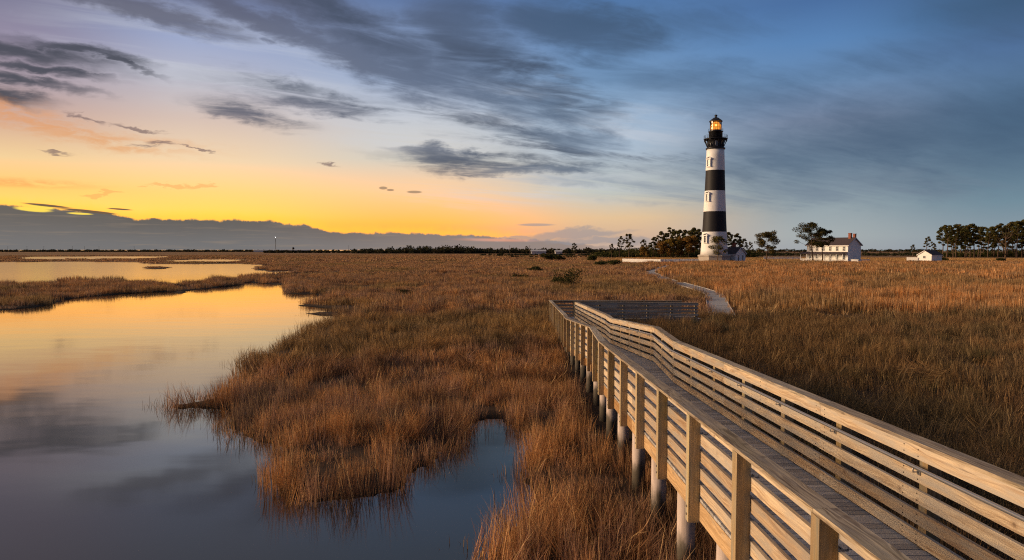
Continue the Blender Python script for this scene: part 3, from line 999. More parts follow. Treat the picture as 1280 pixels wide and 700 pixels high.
def field_grass(name, mat, mask, hmul, label, cat, dens=1.0, lean_mul=1.0, hvar=0.42, wmul=1.0):
    protos, PP, SS, HH, II = [], [], [], [], []
    for li, (r0, r1, dn, k) in enumerate(LAY):
        rad_, bl, h0, h1, wd, ln = SPEC[k]
        for v in range(NV):
            protos.append(clump("%s_%02d_%d" % (name, li, v), mat, rad_, bl, h0, h1, wd * wmul, ln * lean_mul, 100 * li + v + len(name)))
        P = sample(r0, r1, dn * dens)
        P = P[mask(P)]
        s = land(P)
        off = 0.02 * (r0 + r1) / 2 if k < 3 else 0.5
        keep = (s > (-0.12, -0.05, 0.75, 1.4, 3.2)[k]) & ~corridor(P) & ~((P[:, 1] > 49.6) & near_path(P, (0.8 + rad_ * .3) if k < 3 else 2.4))
        # uneven cover: thinner hollows
        hol = (0.65 * F_T(P) + 0.55 * F_M(P)) if k < 2 else (0.8 * F_M(P) + 0.5 * F_L(P))
        keep &= ~((hol < -0.65) & (npr.random(len(P)) < 0.72))
        P, s, hol = P[keep], s[keep], hol[keep]
        hh = hmul * np.clip(1 + hvar * hol, .45, 1.5) * npr.uniform(.85, 1.15, len(P))
        if k == 3: hh = np.where((P[:, 0] < -20) & (P[:, 1] > 120), hh * .6, hh)
        edge = np.clip(s / 1.5, 0, 1)
        hh *= 0.85 + 0.2 * (1 - edge) if k < 2 else 1.0
        PP.append(P); SS.append(npr.uniform(.85, 1.2, len(P))); HH.append(hh)
        II.append(li * NV + npr.integers(0, NV, len(P)))
    P = np.concatenate(PP)
    print(name, "clumps:", len(P))
    return scatter(name, protos, P, ground_z(P), np.concatenate(SS), np.concatenate(HH), np.concatenate(II), label, cat, tilts(P, lean_mul * 0.22))


LIM = lambda P: (P[:, 1] < 258 + 4 * wob(P[:, 0], P[:, 1], 0.1)) | (P[:, 0] < 40 + (P[:, 1] - 258) * 0.1)
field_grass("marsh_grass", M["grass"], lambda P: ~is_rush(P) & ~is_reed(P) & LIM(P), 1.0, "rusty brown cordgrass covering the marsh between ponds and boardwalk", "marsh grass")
field_grass("rush_bed", M["rush"], is_rush, 1.15, "dark olive brown rushes right of the boardwalk", "rushes", 1.1, 1.35)
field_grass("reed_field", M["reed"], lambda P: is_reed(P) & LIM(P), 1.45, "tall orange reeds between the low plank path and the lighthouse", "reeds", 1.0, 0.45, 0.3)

# sparse stems standing in the shallow water along the bank
proto = [clump("water_stems_%d" % v, M["rush"], 0.28, 9, 0.15, 0.5, 0.010, 0.3, 900 + v) for v in range(5)]
P = sample(9, 60, 9.0, -42, 12)
s = land(P)
P = P[(s > -0.7) & (s < 0.15) & (npr.random(len(s)) < np.where(s > -0.15, 0.9, 0.22 * np.clip(1.2 + wob(P[:, 0], P[:, 1], 1.5), 0, 2)))]
scatter("water_stems", proto, P, np.full(len(P), -0.05), np.ones(len(P)), npr.uniform(.5, 1.3, len(P)), npr.integers(0, 5, len(P)), "sparse dark stems standing in the shallow water at the bank", "water plants")

# short mown grass of the field
proto = [clump("field_turf_%d" % v, M["turf"], 2.6, 150, 0.10, 0.26, 0.12, 0.3, 1200 + v) for v in range(5)]
P = sample(250, 450, 0.13, -2, 42)
poly = np.array([(q.x, q.y) for q in pts])
P = P[poly_sd(P, poly) < -1.0]
P = P[~near_path(P, 3)]
scatter("field_turf", proto, P, np.full(len(P), 0.2), np.ones(len(P)), npr.uniform(.7, 1.3, len(P)), npr.integers(0, 5, len(P)), "short tan mown grass of the field behind the lighthouse", "mown grass")
# ------------------------------------------------------------------ raised boardwalk
bw = empty("boardwalk", (3.3, 5.0, 0))
tag(bw, "raised timber boardwalk with slatted railings running out over the marsh", "boardwalk")


def keep_world(o, root):
    o.matrix_parent_inverse = Matrix.Translation(-Vector(root.location))
    return o


RAIL_H = 1.07


def bw_pt(side, y):
    x = float(np.interp(y, BW_Y, BW_L if side < 0 else BW_R))
    return x, CAM_H - float(np.interp(y, BW_Y, BW_D))


def rail_pts(side):
    ys = BW_Y if side > 0 else BW_Y[:-1] + [46.6]
    out = []
    for y in ys:
        x, z = bw_pt(side, min(y, 44.8))
        if y > 44.8: z -= 0.02
        out.append(Vector((x, y, z)))
    return out


# second leg turns right at the end
LEG_Z = CAM_H - 3.50
near_end = Vector((12.35, 45.15, LEG_Z - 0.06)); far_end = Vector((11.7, 46.95, LEG_Z - 0.05))
Rp = rail_pts(1); Lp = rail_pts(-1)
lines = {"L": Lp, "R": Rp, "N": [Rp[-1], near_end], "F": [Lp[-1], far_end]}
inner = {"L": 1, "R": -1, "N": 1, "F": -1}   # side of the line on which the deck lies (+1 = to the right of travel)


def subdivide(pts, step):
    """points every step along a polyline, plus its corners"""
    segs = []
    for a, b in zip(pts[:-1], pts[1:]):
        n = max(1, round((b - a).length / step))
        for k in range(n): segs.append((a.lerp(b, k / n), a.lerp(b, (k + 1) / n)))
    return segs


B_OFF = [0.075, 0.315, 0.535, 0.755, 0.965]       # board centres below the rail top
for key, pts in lines.items():
    sgn = inner[key]
    # boards between posts, in lengths of about 3.66 m (two bays)
    for bi, off in enumerate(B_OFF):
        mb = MB()
        for (a, b) in subdivide(pts, 3.66 if key in "LR" else 3.2):
            t = (b - a).normalized(); side = Vector((t.y, -t.x, 0)).normalized() * sgn
            g = t * 0.002
            jit = rnd.uniform(-.003, .003)
            if key in "LR":
                for e in (0.03, 0.47, 0.53, 0.97):
                    for dz_ in (-.035, .035):
                        q = a.lerp(b, e) + side * (0.04 + jit) - Vector((0, 0, off + dz_))
                        mb.beam(q, q + side * 0.003, 0.012, 0.012, mi=1)
            mb.beam(a + side * (0.02 + jit) + g - Vector((0, 0, off + jit)), b + side * (0.02 + jit) - g - Vector((0, 0, off - jit)), 0.038, 0.14)
        keep_world(mb.build("rail_board", [M["rail"], M["iron"]], bw), bw)
    mb = MB()
    for (a, b) in subdivide(pts, 3.66):
        t = (b - a).normalized(); side = Vector((t.y, -t.x, 0)).normalized() * sgn; g = t * 0.003
        mb.beam(a - side * 0.045 + g + Vector((0, 0, 0.019)), b - side * 0.045 - g + Vector((0, 0, 0.019)), 0.19, 0.038)
    keep_world(mb.build("cap_board", M["cap"], bw), bw)
    # posts on the outside
    total_l = sum((b - a).length for a, b in zip(pts[:-1], pts[1:]))
    prev = 0
    start = (4.96 - -3.0) % 1.83 if key in "L" else (3.31 + 3.0) % 1.83 if key == "R" else 0.05
    s_ = start if key in "LR" else 0.0
    while s_ <= total_l + 1e-3:
        acc, P_ = 0, None
        for a, b in zip(pts[:-1], pts[1:]):
            L_ = (b - a).length
            if s_ <= acc + L_ + 1e-6:
                P_ = a.lerp(b, (s_ - acc) / L_); t = (b - a).normalized(); break
            acc += L_
        if P_ is not None:
            side = Vector((t.y, -t.x, 0)).normalized() * sgn
            c = P_ - side * 0.074
            mb = MB()
            mb.beam(c + Vector((0, 0, -RAIL_H - 0.31)), c + Vector((0, 0, -0.002)), 0.14, 0.14, up=(0, 1, 0))
            # bolt heads
            for bz in (-RAIL_H - 0.12, -RAIL_H - 0.22):
                q = c + Vector((0, 0, bz)) - side * 0.07
                mb.beam(q, q - side * 0.012, 0.026, 0.026, mi=1)
            keep_world(mb.build("post", [M["post"], M["galv"]], bw), bw)
        s_ += 1.83 if key in "LR" else 1.6
    # handrail pipe inside
    if key in "LR":
        path = [p + Vector((0, 0, -0.205)) for p in pts]
        off = []
        for i, p in enumerate(path):
            t = (path[min(i + 1, len(path) - 1)] - path[max(i - 1, 0)]).normalized()
            off.append(p + Vector((t.y, -t.x, 0)).normalized() * sgn * 0.105)
        mb = MB(); mb.tube(off[:], 0.021, 10)
        hr = keep_world(mb.build("handrail", M["galv"], bw), bw)
        s_ = start
        while s_ < total_l - 0.5:
            acc = 0
            for a, b in zip(off[:-1], off[1:]):
                L_ = (b - a).length
                if s_ <= acc + L_: p = a.lerp(b, (s_ - acc) / L_); t = (b - a).normalized(); break
                acc += L_
            side = Vector((t.y, -t.x, 0)).normalized() * sgn
            mb = MB()
            q = p + Vector((0, 0, -0.06))
            mb.tube([p + Vector((0, 0, -0.01)), q, q - side * 0.062], 0.008, 6)
            mb.beam(q - side * 0.058 - Vector((0, 0, .03)), q - side * 0.058 + Vector((0, 0, .03)), 0.05, 0.008, up=side)
            mb.build("bracket", M["galv"], hr)
            s_ += 1.83

# deck planks
mb = MB()
y = -3.0
while y < 44.8:
    xl, zl = bw_pt(-1, y); xr, zr = bw_pt(1, y)
    z = (zl + zr) / 2 - RAIL_H
    g = 0.146
    x2l, z2l = bw_pt(-1, y + g)
    zz = z2l - RAIL_H
    j = rnd.uniform(-.002, .002)
    slope = Vector((0, 0.14, zz - z)).normalized()
    up = Vector((1, 0, 0)).cross(slope)
    c0 = Vector((xl - 0.0, y + g / 2, (z + zz) / 2 - 0.019 + j)); c1 = Vector((xr + 0.0, y + g / 2, (z + zz) / 2 - 0.019 + j))
    mb.beam(c0, c1, 0.134, 0.038, up=up)
    y += g
x = 2.7
zd = LEG_Z - RAIL_H
while x < 12.6:
    mb.beam((x, 44.95 + (x - 4.2) * 0.02, zd - 0.03), (x, 46.65 + (x - 4.2) * 0.02, zd - 0.03), 0.139, 0.038)
    x += 0.146
keep_world(mb.build("deck_planking", M["deck"], bw), bw)

# stringers under the deck edges
for side in (-1, 1):
    pts = rail_pts(side)
    mb = MB()
    for (a, b) in subdivide(pts, 3.66):
        s = Vector((0, 0, -RAIL_H - 0.045 - 0.12))
        o_ = Vector((-side * 0.02, 0, 0))
        mb.beam(a + s + o_, b + s + o_, 0.045, 0.24)
    keep_world(mb.build("stringer", M["stringer"], bw), bw)
mb = MB()
for y0 in (45.0, 46.6):
    mb.beam((4.3 if y0 < 46 else 2.7, y0, zd - 0.17), (12.4, y0 + 0.16, zd - 0.17), 0.045, 0.22)
keep_world(mb.build("stringer", M["stringer"], bw), bw)

# round piles with cross beams
for k in range(20):
    y = 6.05 + 1.90 * k
    zl = bw_pt(-1, y)[1] - RAIL_H - 0.30
    if zl < 0.3: break
    for side in (-1, 1):
        x = bw_pt(side, y)[0] + (0.17 if side < 0 else -0.17)
        mb = MB()
        mb.tube([(x, y, -0.5), (x + rnd.uniform(-.01, .01), y, zl)], [0.135, 0.13], 18)
        keep_world(mb.build("pile", M["pile"], bw), bw)
    mb = MB()
    mb.beam((2.45, y - 0.09, zl + 0.11), (4.2, y - 0.09, zl + 0.11), 0.07, 0.22)
    keep_world(mb.build("cross_beam", M["stringer"], bw), bw)

# ------------------------------------------------------------------ low plank path
mb = MB()
pc = [Vector((x, y, 0.30)) for x, y in PATH_C]
dense = []
for i in range(len(pc) - 1):
    p0 = pc[max(i - 1, 0)]; p1 = pc[i]; p2 = pc[i + 1]; p3 = pc[min(i + 2, len(pc) - 1)]
    n_ = max(1, round((p2 - p1).length / 0.25))
    for k in range(n_): dense.append(p1.lerp(p2, k / n_))
dense.append(pc[-1])
acc = 0; nxt_ = 0
for a, b in zip(dense[:-1], dense[1:]):
    L_ = (b - a).length
    while nxt_ <= acc + L_:
        p = a.lerp(b, (nxt_ - acc) / L_); t = (b - a).normalized(); s = Vector((t.y, -t.x, 0))
        wdt = 0.88
        zj = rnd.uniform(-.004, .004)
        mb.beam(p - s * wdt + Vector((0, 0, zj)), p + s * wdt + Vector((0, 0, zj)), 0.215, 0.04)
        nxt_ += 0.25
    acc += L_
lp = empty("plank_path", (16.2, 52.5, 0))
tag(lp, "low grey plank path without railings winding through reeds towards the lighthouse", "plank path")
keep_world(mb.build("planking", M["deck"], lp), lp)
for sd_ in (-1, 1):
    mb = MB()
    for i in range(0, len(dense) - 20, 20):
        a, b = dense[i], dense[i + 20]
        t = (b - a).normalized(); s = Vector((t.y, -t.x, 0)) * sd_
        mb.beam(a + s * 0.90 + Vector((0, 0, 0.0)), b + s * 0.90 + Vector((0, 0, 0.0)), 0.05, 0.16)
    keep_world(mb.build("edge_board", M["deck"], lp), lp)
# ------------------------------------------------------------------ lighthouse
GZ = 0.19
LHY = 244.0 * math.cos(PITCH)
lx = W(892.5, 329, LHY).x
AX = R(237.0)                      # compass heading of the station's main fronts


def hd(deg):
    """unit vector of a compass heading (0 = view direction, 90 = right)"""
    return Vector((math.sin(R(deg)), math.cos(R(deg)), 0))


lh = empty("lighthouse", (lx, LHY, GZ))
tag(lh, "tall black and white banded lighthouse with a lit lantern", "lighthouse")
# octagonal stone base: a face looks along heading 237
ph = math.pi / 2 - R(237) + math.pi / 8
c8 = 1 / math.cos(math.pi / 8)
mb = MB()
mb.lathe([(5.25 * c8, -0.3), (5.25 * c8, 2.35), (5.55 * c8, 2.4), (5.55 * c8, 2.75), (5.1 * c8, 3.0)], 8, smooth=False, ph=ph)
mb.build("stone_base", M["stone"], lh)
prof = [(4.75, 3.0), (4.62, 4.5), (4.5, 6.5), (4.32, 9.2), (4.22, 11.1), (4.08, 13.5), (3.95, 16.0), (3.86, 18.3), (3.72, 21.0), (3.6, 23.5), (3.52, 25.6), (3.42, 28.5), (3.32, 31.0), (3.27, 32.8), (3.2, 35.0), (3.1, 38.0), (3.02, 40.2)]
mats = []
for i in range(len(prof) - 1):
    z = (prof[i][1] + prof[i + 1][1]) / 2
    mats.append(1 if (11.1 < z < 18.3 or 25.6 < z < 32.8) else 0)
mb = MB(); mb.lathe(prof, 64, mats=mats)
mb.build("tower_shaft", [M["white"], M["black"]], lh)
mb = MB(); mb.lathe([(3.02, 40.2), (3.3, 40.25), (3.35, 40.7), (3.0, 40.9), (2.8, 41.0), (2.75, 43.4), (3.2, 43.7)], 48)
mb.build("watch_room", M["iron"], lh)
# brackets
for k in range(16):
    a = 2 * math.pi * k / 16
    d = Vector((math.cos(a), math.sin(a), 0))
    mb = MB()
    mb.beam(d * 2.7 + Vector((0, 0, 43.65)), d * 3.95 + Vector((0, 0, 43.65)), 0.16, 0.22)
    mb.beam(d * 2.9 + Vector((0, 0, 41.2)), d * 3.9 + Vector((0, 0, 43.6)), 0.14, 0.2)
    mb.beam(d * 2.82 + Vector((0, 0, 41.0)), d * 2.82 + Vector((0, 0, 43.6)), 0.16, 0.16)
    mb.beam(d * 3.9 + Vector((0, 0, 42.95)), d * 3.9 + Vector((0, 0, 43.6)), 0.12, 0.12)
    mb.build("bracket", M["iron"], lh)
mb = MB(); mb.lathe([(2.7, 43.75), (4.1, 43.75), (4.15, 43.85), (4.1, 43.98), (2.7, 43.98)], 48)
gal = mb.build("gallery", M["iron"], lh)


def ring_rail(name, r, z0, h, n, parent, bars=3, th=0.035):
    mb = MB()
    for k in range(n):
        a = 2 * math.pi * k / n
        d = Vector((math.cos(a), math.sin(a), 0)) * r
        mb.tube([d + Vector((0, 0, z0)), d + Vector((0, 0, z0 + h))], th, 5)
    for j in range(bars):
        zz = z0 + h * (j + 1) / bars
        ringp = [(r * math.cos(2 * math.pi * k / 40), r * math.sin(2 * math.pi * k / 40), zz) for k in range(41)]
        mb.tube(ringp, th * 0.9, 5, cap=False)
    return mb.build(name, M["iron"], parent)


ring_rail("gallery_railing", 4.0, 43.98, 1.15, 24, lh)
mb = MB(); mb.lathe([(2.35, 43.98), (2.35, 46.3), (2.55, 46.4), (2.6, 46.55), (2.1, 46.6)], 40)
mb.build("service_room", M["iron"], lh)
ring_rail("lantern_railing", 2.5, 46.58, 0.9, 16, lh, 2, 0.025)
mb = MB(); mb.lathe([(2.0, 46.6), (2.0, 47.0)], 16, smooth=False)
mb.build("lantern_sill", M["iron"], lh)
mb = MB()
for k in range(16):
    a0, a1 = 2 * math.pi * k / 16, 2 * math.pi * (k + 1) / 16
    mb.face([(1.93 * math.cos(a0), 1.93 * math.sin(a0), 47.0), (1.93 * math.cos(a1), 1.93 * math.sin(a1), 47.0), (1.93 * math.cos(a1), 1.93 * math.sin(a1), 50.0), (1.93 * math.cos(a0), 1.93 * math.sin(a0), 50.0)])
mb.build("lantern_glass", M["glass"], lh)
mb = MB()
for k in range(16):
    a = 2 * math.pi * k / 16
    mb.tube([(1.98 * math.cos(a), 1.98 * math.sin(a), 46.95), (1.98 * math.cos(a), 1.98 * math.sin(a), 50.05)], 0.045, 5)
for zz in (47.98, 49.0):
    mb.tube([(1.98 * math.cos(2 * math.pi * k / 16), 1.98 * math.sin(2 * math.pi * k / 16), zz) for k in range(17)], 0.035, 5, cap=False)
mb.build("lantern_frame", M["iron"], lh)
mb = MB(); mb.lathe([(0.7, 47.0), (1.35, 47.3), (1.6, 48.1), (1.6, 48.9), (1.3, 49.5), (0.6, 49.9)], 24)
lens = mb.build("lens", M["lens"], lh)
mb = MB(); mb.lathe([(0.2, 0), (0.5, .3), (0.55, .8), (0.3, 1.25), (0.15, 1.4)], 16)
d = hd(196.5) * 1.15
b_ = mb.build("lamp", M["bulb"], lens); b_.location = (d.x, d.y, 47.9)
mb = MB(); mb.lathe([(2.35, 50.0), (2.35, 50.12), (1.7, 50.75), (0.8, 51.35), (0.3, 51.6), (0.28, 51.75)], 16, smooth=False)
rf = mb.build("roof", M["iron"], lh)
mb = MB(); mb.lathe([(0.28, 51.75), (0.5, 51.95), (0.52, 52.2), (0.36, 52.42), (0.1, 52.5), (0.03, 52.55), (0.03, 53.2)], 14)
mb.build("ventilator_ball", M["iron"], rf)
mb = MB()
for k in range(16):
    a = 2 * math.pi * (k + .5) / 16
    d = Vector((math.cos(a), math.sin(a), 0))
    mb.beam(d * 2.3 + Vector((0, 0, 50.14)), d * 0.8 + Vector((0, 0, 51.38)), 0.05, 0.05)
mb.build("roof_rib", M["iron"], rf)


def shaft_r(z):
    return float(np.interp(z, [p[1] for p in prof], [p[0] for p in prof]))


def tower_window(z0, h, w, deg):
    d = hd(deg); t = Vector((d.y, -d.x, 0))
    r0 = shaft_r(z0) + 0.0; r = shaft_r(z0 + h / 2)
    mb = MB()
    fz = lambda zz: Vector((0, 0, zz))
    o = d * (r0 + 0.05)
    for s in (-1, 1):
        mb.beam(o + t * (s * (w / 2 + .18)) + fz(z0), o + t * (s * (w / 2 + .18)) + fz(z0 + h), 0.36, 0.7, up=d)
    mb.beam(o - t * (w / 2 + .55) + fz(z0 + h + .2), o + t * (w / 2 + .55) + fz(z0 + h + .2), 0.9, 0.4)
    mb.beam(o - t * (w / 2 + .5) + fz(z0 - .15), o + t * (w / 2 + .5) + fz(z0 - .15), 0.8, 0.28)
    # pediment
    for s in (-1, 1):
        mb.beam(o + t * (s * (w / 2 + .6)) + fz(z0 + h + .42), o + fz(z0 + h + .95), 0.9, 0.16)
    win = mb.build("window", M["white"], lh)
    mb = MB()
    oo = d * (r0 + 0.12)
    mb.beam(oo - t * (w / 2) + fz(z0 + h / 2), oo + t * (w / 2) + fz(z0 + h / 2), 0.08, h - 0.02)
    mb.build("pane", M["darkpane"], win)
    mb = MB()
    ox = d * (r0 + 0.2)
    mb.beam(ox + fz(z0), ox + fz(z0 + h), 0.07, 0.05, up=d)
    for q in (.25, .5, .75):
        mb.beam(ox - t * w / 2 + fz(z0 + h * q), ox + t * w / 2 + fz(z0 + h * q), 0.05, 0.07)
    mb.build("glazing_bar", M["white"], win)


for z0 in (34.2, 22.0, 7.3):
    tower_window(z0, 2.3, 1.0, 237)
for z0 in (28.5, 15.2):
    tower_window(z0, 2.3, 1.0, 57)
# small windows of the watch room
for k in range(4):
    dg = 237 - 45 + 90 * k
    d = hd(dg); t = Vector((d.y, -d.x, 0)); o = d * 2.80
    mb = MB()
    mb.beam(o + Vector((0, 0, 41.3)), o + Vector((0, 0, 42.9)), 0.75, 0.1, up=d)
    f = mb.build("window", M["white"], lh)
    mb = MB()
    o = d * 2.84
    mb.beam(o + Vector((0, 0, 41.4)), o + Vector((0, 0, 42.8)), 0.55, 0.1, up=d)
    mb.build("pane", M["darkpane"], f)


# ------------------------------------------------------------------ houses
def house(root, L, Wd, h, rise, over, wallmat, roofmat, z0=0.0):
    """body along local x (length L), gables at both ends; front is local -y"""
    mb = MB()
    x0, x1, y0, y1 = -L / 2, L / 2, -Wd / 2, Wd / 2
    mb.face([(x0, y0, z0), (x1, y0, z0), (x1, y0, h), (x0, y0, h)])
    mb.face([(x1, y1, z0), (x0, y1, z0), (x0, y1, h), (x1, y1, h)])
    mb.face([(x1, y0, z0), (x1, y1, z0), (x1, y1, h), (x1, 0, h + rise), (x1, y0, h)])
    mb.face([(x0, y1, z0), (x0, y0, z0), (x0, y0, h), (x0, 0, h + rise), (x0, y1, h)])
    wall = mb.build("wall", wallmat, root)
    mb = MB()
    sl = rise / (Wd / 2)
    n = Vector((0, -sl, 1)).normalized()
    for s in (-1, 1):
        a = Vector((0, s * (Wd / 2 + over), h - sl * over)); b = Vector((0, s * 0.0, h + rise))
        mid = (a + b) / 2 + Vector((0, 0, 0.09))
        up = Vector((0, s * sl, 1)).normalized()
        mb.beam(mid + Vector((x0 - over, 0, 0)), mid + Vector((x1 + over, 0, 0)), (b - a).length + 0.02, 0.14, up=up)
    roof = mb.build("roof", roofmat, root)
    # white rake and eave boards
    mb = MB()
    for e in (x0 - over - 0.02, x1 + over + 0.02):
        for s in (-1, 1):
            mb.beam((e, s * (Wd / 2 + over), h - sl * over - 0.06), (e, 0, h + rise - 0.06), 0.05, 0.24)
    for s in (-1, 1):
        mb.beam((x0 - over, s * (Wd / 2 + over + .03), h - sl * over - 0.08), (x1 + over, s * (Wd / 2 + over + .03), h - sl * over - 0.08), 0.05, 0.2)
    mb.build("trim_board", M["white"], roof)
    return wall, roof


def window(root, p, d, w, h, lit=False):
    """p: bottom centre on the wall, d: outward normal (local)"""
    d = Vector(d); t = Vector((-d.y, d.x, 0)); p = Vector(p)
    mb = MB()
    for s in (-1, 1):
        mb.beam(p + t * s * (w / 2 + .05) + d * .03, p + t * s * (w / 2 + .05) + d * .03 + Vector((0, 0, h)), 0.1, 0.08, up=d)
    for zz in (-.05, h + .05):
        mb.beam(p - t * (w / 2 + .14) + d * .04 + Vector((0, 0, zz)), p + t * (w / 2 + .14) + d * .04 + Vector((0, 0, zz)), 0.12, 0.1)
    f = mb.build("window", M["white"], root)
    mb = MB()
    mb.beam(p + d * .012, p + d * .012 + Vector((0, 0, h)), w, 0.03, up=d)
    mb.build("pane", M["darkpane"], f)
    mb = MB()
    mb.beam(p + d * .035 - t * w / 2 + Vector((0, 0, h / 2)), p + d * .035 + t * w / 2 + Vector((0, 0, h / 2)), 0.03, 0.06)
    mb.beam(p + d * .035, p + d * .035 + Vector((0, 0, h)), 0.05, 0.03, up=d)
    mb.build("glazing_bar", M["white"], f)
    return f


def chimney(roof, x, y, z0, z1, w=0.8):
    mb = MB()
    mb.box(x - w / 2, x + w / 2, y - w / 2, y + w / 2, z0, z1)
    mb.box(x - w / 2 - .08, x + w / 2 + .08, y - w / 2 - .08, y + w / 2 + .08, z1, z1 + .18)
    return mb.build("chimney", M["redbrick"], roof)


def rot_for(front_deg):
    """rotation so that local -y looks along the heading"""
    d = hd(front_deg)
    return math.atan2(d.y, d.x) + math.pi / 2


# oil house: gable looks along 147, long side along 237
def place(px, py, Y): p = W(px, py, Y); return Vector((p.x, p.y, GZ))


nc = place(919.3, 327, 241.0)      # near corner, between the long side and the gable
ohL, ohW = 8.5, 5.4
dl, dg_ = hd(237), hd(147)
ctr = nc - dg_ * (ohL / 2) - dl * (ohW / 2)
oh = empty("oil_house", ctr, rot_for(237))
tag(oh, "small white gabled oil house attached to the foot of the lighthouse", "oil house")
w_, r_ = house(oh, ohL, ohW, 3.5, 2.1, 0.35, M["siding"], M["slate"], -0.3)
for yy in (-1.15, 1.15):
    window(oh, (ohL / 2, yy, 0.9), (1, 0, 0), 0.6, 1.9)
window(oh, (1.0, -ohW / 2, 1.1), (0, -1, 0), 0.7, 1.5)
chimney(r_, 1.2, 0.3, 4.6, 7.0, 0.9)
# keepers house
nc = place(1059.7, 326.8, 256.0)
kL, kW = 17.0, 8.6
ctr = nc - dg_ * (kL / 2) - dl * (kW / 2)
kh = empty("keepers_house", ctr, rot_for(237))
tag(kh, "two storey white keepers house with dark roof and long porch", "house")
w_, r_ = house(kh, kL, kW, 6.7, 2.6, 0.5, M["siding"], M["slate"], -0.3)
for i in range(6):
    xx = -kL / 2 + 1.6 + i * (kL - 3.2) / 5
    window(kh, (xx, -kW / 2, 4.35), (0, -1, 0), 0.95, 1.6)
for i in (0, 1, 2, 4, 5):
    xx = -kL / 2 + 1.6 + i * (kL - 3.2) / 5
    window(kh, (xx, -kW / 2, 1.1), (0, -1, 0), 0.95, 1.7)
mb = MB(); xx = -kL / 2 + 1.6 + 3 * (kL - 3.2) / 5
mb.box(xx - .5, xx + .5, -kW / 2 - .06, -kW / 2 - .01, 0.5, 2.8)
dr = mb.build("door", M["door"], kh)
mb = MB(); mb.tube([(xx + .35, -kW / 2 - .1, 1.6), (xx + .35, -kW / 2 - .1, 1.72)], .03, 6); mb.build("handle", M["galv"], dr)
chimney(r_, kL / 2 - 1.6, -0.4, 8.6, 10.9, 0.95); chimney(r_, kL / 2 - 1.4, 2.3, 7.6, 10.7, 0.85)
# porch
pd = 2.6
po = []
mb = MB(); mb.box(-kL / 2 - 1.2, kL / 2 - 0.4, -kW / 2 - pd, -kW / 2 - .02, 0.15, 0.5)
pfl = mb.build("porch_floor", M["white"], kh)
mb = MB()
a = Vector((0, -kW / 2 - pd - .3, 3.15)); b = Vector((0, -kW / 2 - .01, 3.85)); mid = (a + b) / 2
mb.beam(mid + Vector((-kL / 2 - 1.5, 0, 0)), mid + Vector((kL / 2 - .2, 0, 0)), (b - a).length, 0.16, up=Vector((0, -.26, 1)))
prf = mb.build("porch_roof", M["slate"], kh)
for i in range(8):
    xx = -kL / 2 - 1.0 + i * (kL + 0.4) / 7
    mb = MB(); mb.box(xx - .09, xx + .09, -kW / 2 - pd + .05, -kW / 2 - pd + .23, 0.5, 3.2)
    mb.build("porch_post", M["white"], kh)
mb = MB()
mb.beam((-kL / 2 - 1.0, -kW / 2 - pd + .14, 3.1), (kL / 2 - .6, -kW / 2 - pd + .14, 3.1), 0.14, 0.22)
for i in range(7):
    if i == 4: continue
    xa = -kL / 2 - 1.0 + i * (kL + 0.4) / 7; xb = xa + (kL + .4) / 7
    mb.beam((xa, -kW / 2 - pd + .14, 1.35), (xb, -kW / 2 - pd + .14, 1.35), 0.08, 0.1)
    for j in range(12):
        x = xa + (xb - xa) * (j + .5) / 12
        mb.beam((x, -kW / 2 - pd + .14, 0.5), (x, -kW / 2 - pd + .14, 1.32), 0.04, 0.04)
mb.build("porch_railing", M["white"], kh)
mb = MB()
for k in range(3): mb.box(2.0, 3.8, -kW / 2 - pd - .3 * (3 - k), -kW / 2 - pd - .3 * (2 - k), -.2, 0.12 + .12 * k)
mb.build("porch_step", M["stone"], kh)

# low white bulkhead box by the gable
nc = place(1070.0, 327.0, 252.0)
t_ = empty("cellar_hatch", nc, rot_for(237))
tag(t_, "low white cellar hatch box at the keepers house blue gable wall", "hatch")
mb = MB(); mb.box(-1.4, 1.4, -.9, .9, -.1, 1.15); mb.build("body", M["siding"], t_)
mb = MB(); mb.beam((-1.5, 0, 1.24), (1.5, 0, 1.24), 2.0, 0.1); mb.build("lid", M["white"], t_)

# shed far right
nc = place(1164.3, 326.2, 283.0)
sL, sW = 8.6, 5.6
ctr = nc - dl * (sL / 2) - dg_ * (sW / 2)
sh = empty("storage_shed", ctr, rot_for(147))
tag(sh, "small white shed with dark gabled roof near the right pine grove", "shed")
w_, r_ = house(sh, sL, sW, 2.7, 1.7, 0.3, M["siding"], M["slate"], -0.3)
window(sh, (-sL / 2, 0, 1.2), (-1, 0, 0), 0.9, 1.0)
mb = MB(); mb.box(0.4, 1.4, -sW / 2 - .05, -sW / 2 - .01, 0, 2.1); dr = mb.build("door", M["white"], sh)
mb = MB(); mb.tube([(1.25, -sW / 2 - .09, 1), (1.25, -sW / 2 - .09, 1.12)], .03, 6); mb.build("handle", M["galv"], dr)


